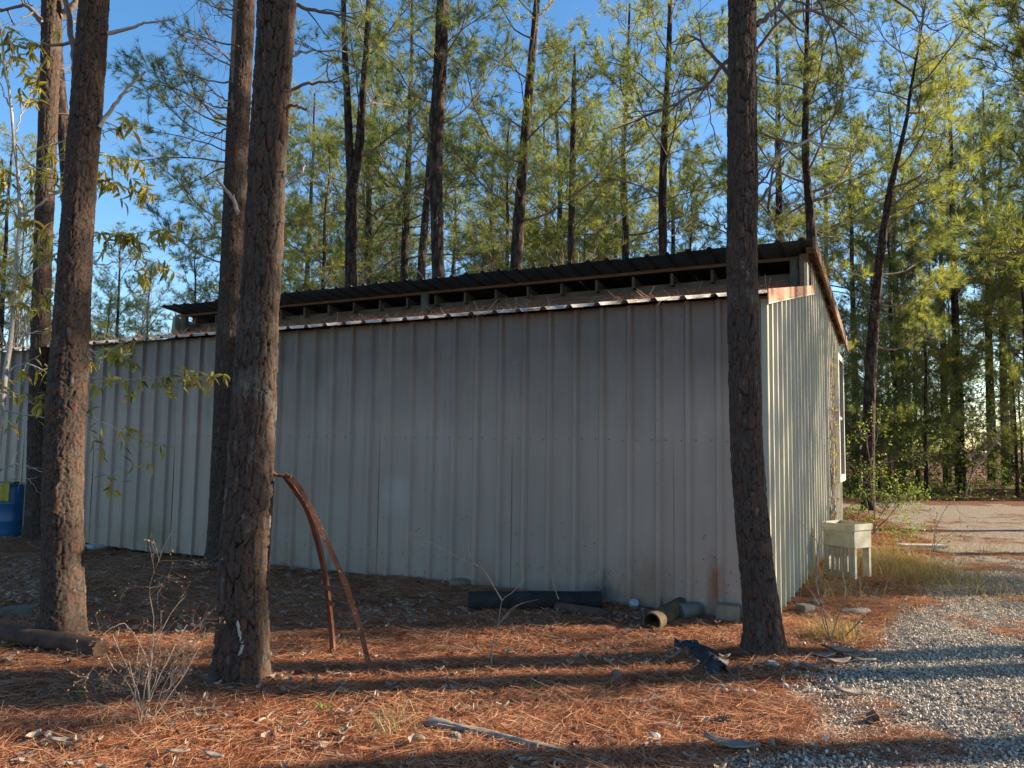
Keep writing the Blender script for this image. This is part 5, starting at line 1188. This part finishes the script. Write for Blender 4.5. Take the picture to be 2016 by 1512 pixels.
bar([(560, 938, YT + .04), (580, 965, YT + .08), (604, 1004, YT + .16), (622, 1060, YT + .28), (636, 1120, YT + .4), (643, 1170, YT + .5), (650, 1230, Yb_), (655, 1292, Yb_)], .034, .008, 'leg', RUSTD, -.3)
bar([(630, 1152, YT + .48), (650, 1160, YT + .40), (672, 1172, YT + .2)], .028, .006, 'cross_bar', RUSTD)
mb = MB(); mb.tube(bezier([P(532, 918, YT - .03) - fb, P(536, 928, YT - .02) - fb, P(544, 935, YT) - fb, P(556, 937, YT) - fb, P(572, 940, YT) - fb], 14), .012, 8); mb.build('hook', RUSTD, fr, smooth=True)
mb = MB()
for (a, b) in ((564, 937), (571, 939)): mb.tube([P(a, b, YT - .01) - fb, P(a, b - 5, YT - .02) - fb], .01, 8)
mb.tube([P(648, 1186, YT + .45) - fb, P(656, 1190, YT + .4) - fb], .018, 8); mb.build('bolt', RUSTD, fr)
# ivory tub on a slatted stand by the side wall
gA = G(1690, 1146); gB = G(1618, 1132); ang = math.atan2(gA.y - gB.y, gA.x - gB.x)
gm = (gA + gB) / 2; tub = empty('plastic_stand', (gm.x, gm.y, gm.z), ang); tag(tub, 'old ivory plastic tub on a slatted stand beside the side wall', 'tub')
wd, dp, ht = .44, .34, .70
def lb(name, boxes, m=IVORY, par=tub):
    mb = MB()
    for (x0, x1, y0, y1, z0, z1) in boxes: mb.box((x0, y0, z0), (x1 - x0, 0, 0), (0, y1 - y0, 0), (0, 0, z1 - z0))
    return mb.build(name, m, par)
h = wd / 2
lb('basin', [(-h, h, 0, .02, .40, .66), (-h, h, dp - .02, dp, .40, .66), (-h, -h + .02, .02, dp - .02, .40, .66), (h - .02, h, .02, dp - .02, .40, .66), (-h + .02, h - .02, .02, dp - .02, .40, .42)])
lb('rim', [(-h - .015, h + .015, -.012, -.002, .60, .69), (-h - .015, h + .015, dp + .002, dp + .012, .62, .70), (-h - .013, -h - .003, -.002, dp, .62, .70), (h + .003, h + .013, -.002, dp, .62, .70), (-h - .01, h + .01, -.010, -.002, .40, .43)])
for (x0, y0) in ((-h, 0), (h - .09, 0), (-h, dp - .05), (h - .09, dp - .05)): lb('leg', [(x0, x0 + .07 + (.02 if x0 > 0 else 0), y0, y0 + .04, -.05, .395)])
for k in range(4): lb('slat', [(-h + .09 + k * .062, -h + .143 + k * .062, .012, .026, .10, .395)])
lb('bottom_rail', [(-h + .075, h - .095, 0.005, .03, 0, .10)])


# ------------------------------------------------------------------ labels that place each woods pine between its neighbours
MARKS = [(-400, 90, 'left of the left near pine'), (90, 470, 'between the left near pine and the thick pine'), (470, 690, 'between the thick pine and the forked pine'), (690, 862, 'between the forked pine and the stout trunk'),
         (862, 1035, 'between the stout trunk and the reddish pine'), (1035, 1306, 'between the reddish pine and the slender pine'), (1306, 1470, 'just left of the corner pine'), (1470, 1595, 'between the corner pine and the roof end'),
         (1595, 1735, 'between the roof end and the bent pine'), (1735, 1900, 'just right of the bent pine'), (1900, 2016, 'at the far right edge'), (2016, 2200, 'just beyond the right edge'), (2200, 2700, 'well beyond the right edge')]
ORD = ['first', 'second', 'third', 'fourth', 'fifth', 'sixth', 'seventh', 'eighth', 'ninth', 'tenth', 'eleventh', 'twelfth', 'thirteenth', 'fourteenth', 'fifteenth', 'sixteenth', 'seventeenth', 'eighteenth', 'nineteenth', 'twentieth']
for grp, kind in (('pines behind the shed', 'tall woods pine'), ('bushy pines behind the shed', 'low bushy pine'), ('low pines at the left sky gap', 'small sunlit pine'), ('pines across the drive', 'tall pine'), ('young pines across the drive', 'young bushy pine'), ('bare hardwoods behind the shed', 'leafless pale sapling'), ('bare saplings across the drive', 'small leafless sapling')):
    obs = [o for o in bpy.data.objects if o.get('group') == grp]; vals = [(px(o.location.x, o.location.y), o) for o in obs]
    for a, b, ph in MARKS:
        sel = sorted([v for v in vals if a <= v[0] < b], key=lambda v: v[0])
        for i, (_, o) in enumerate(sel):
            o['label'] = kind + ' ' + ph + (', ' + ORD[min(i, 19)] + ' from left' if len(sel) > 1 else '')
i = 0
for o in bpy.data.objects:
    if o.get('group') == 'bark pieces on the ground' and 'bottom left' in o['label']:
        o['label'] = ['pale curled bark flake in the straw, middle of the bottom left three', 'longest pale bark flake in the bottom left straw', 'leftmost pale bark flake in the bottom left straw'][i % 3]; i += 1
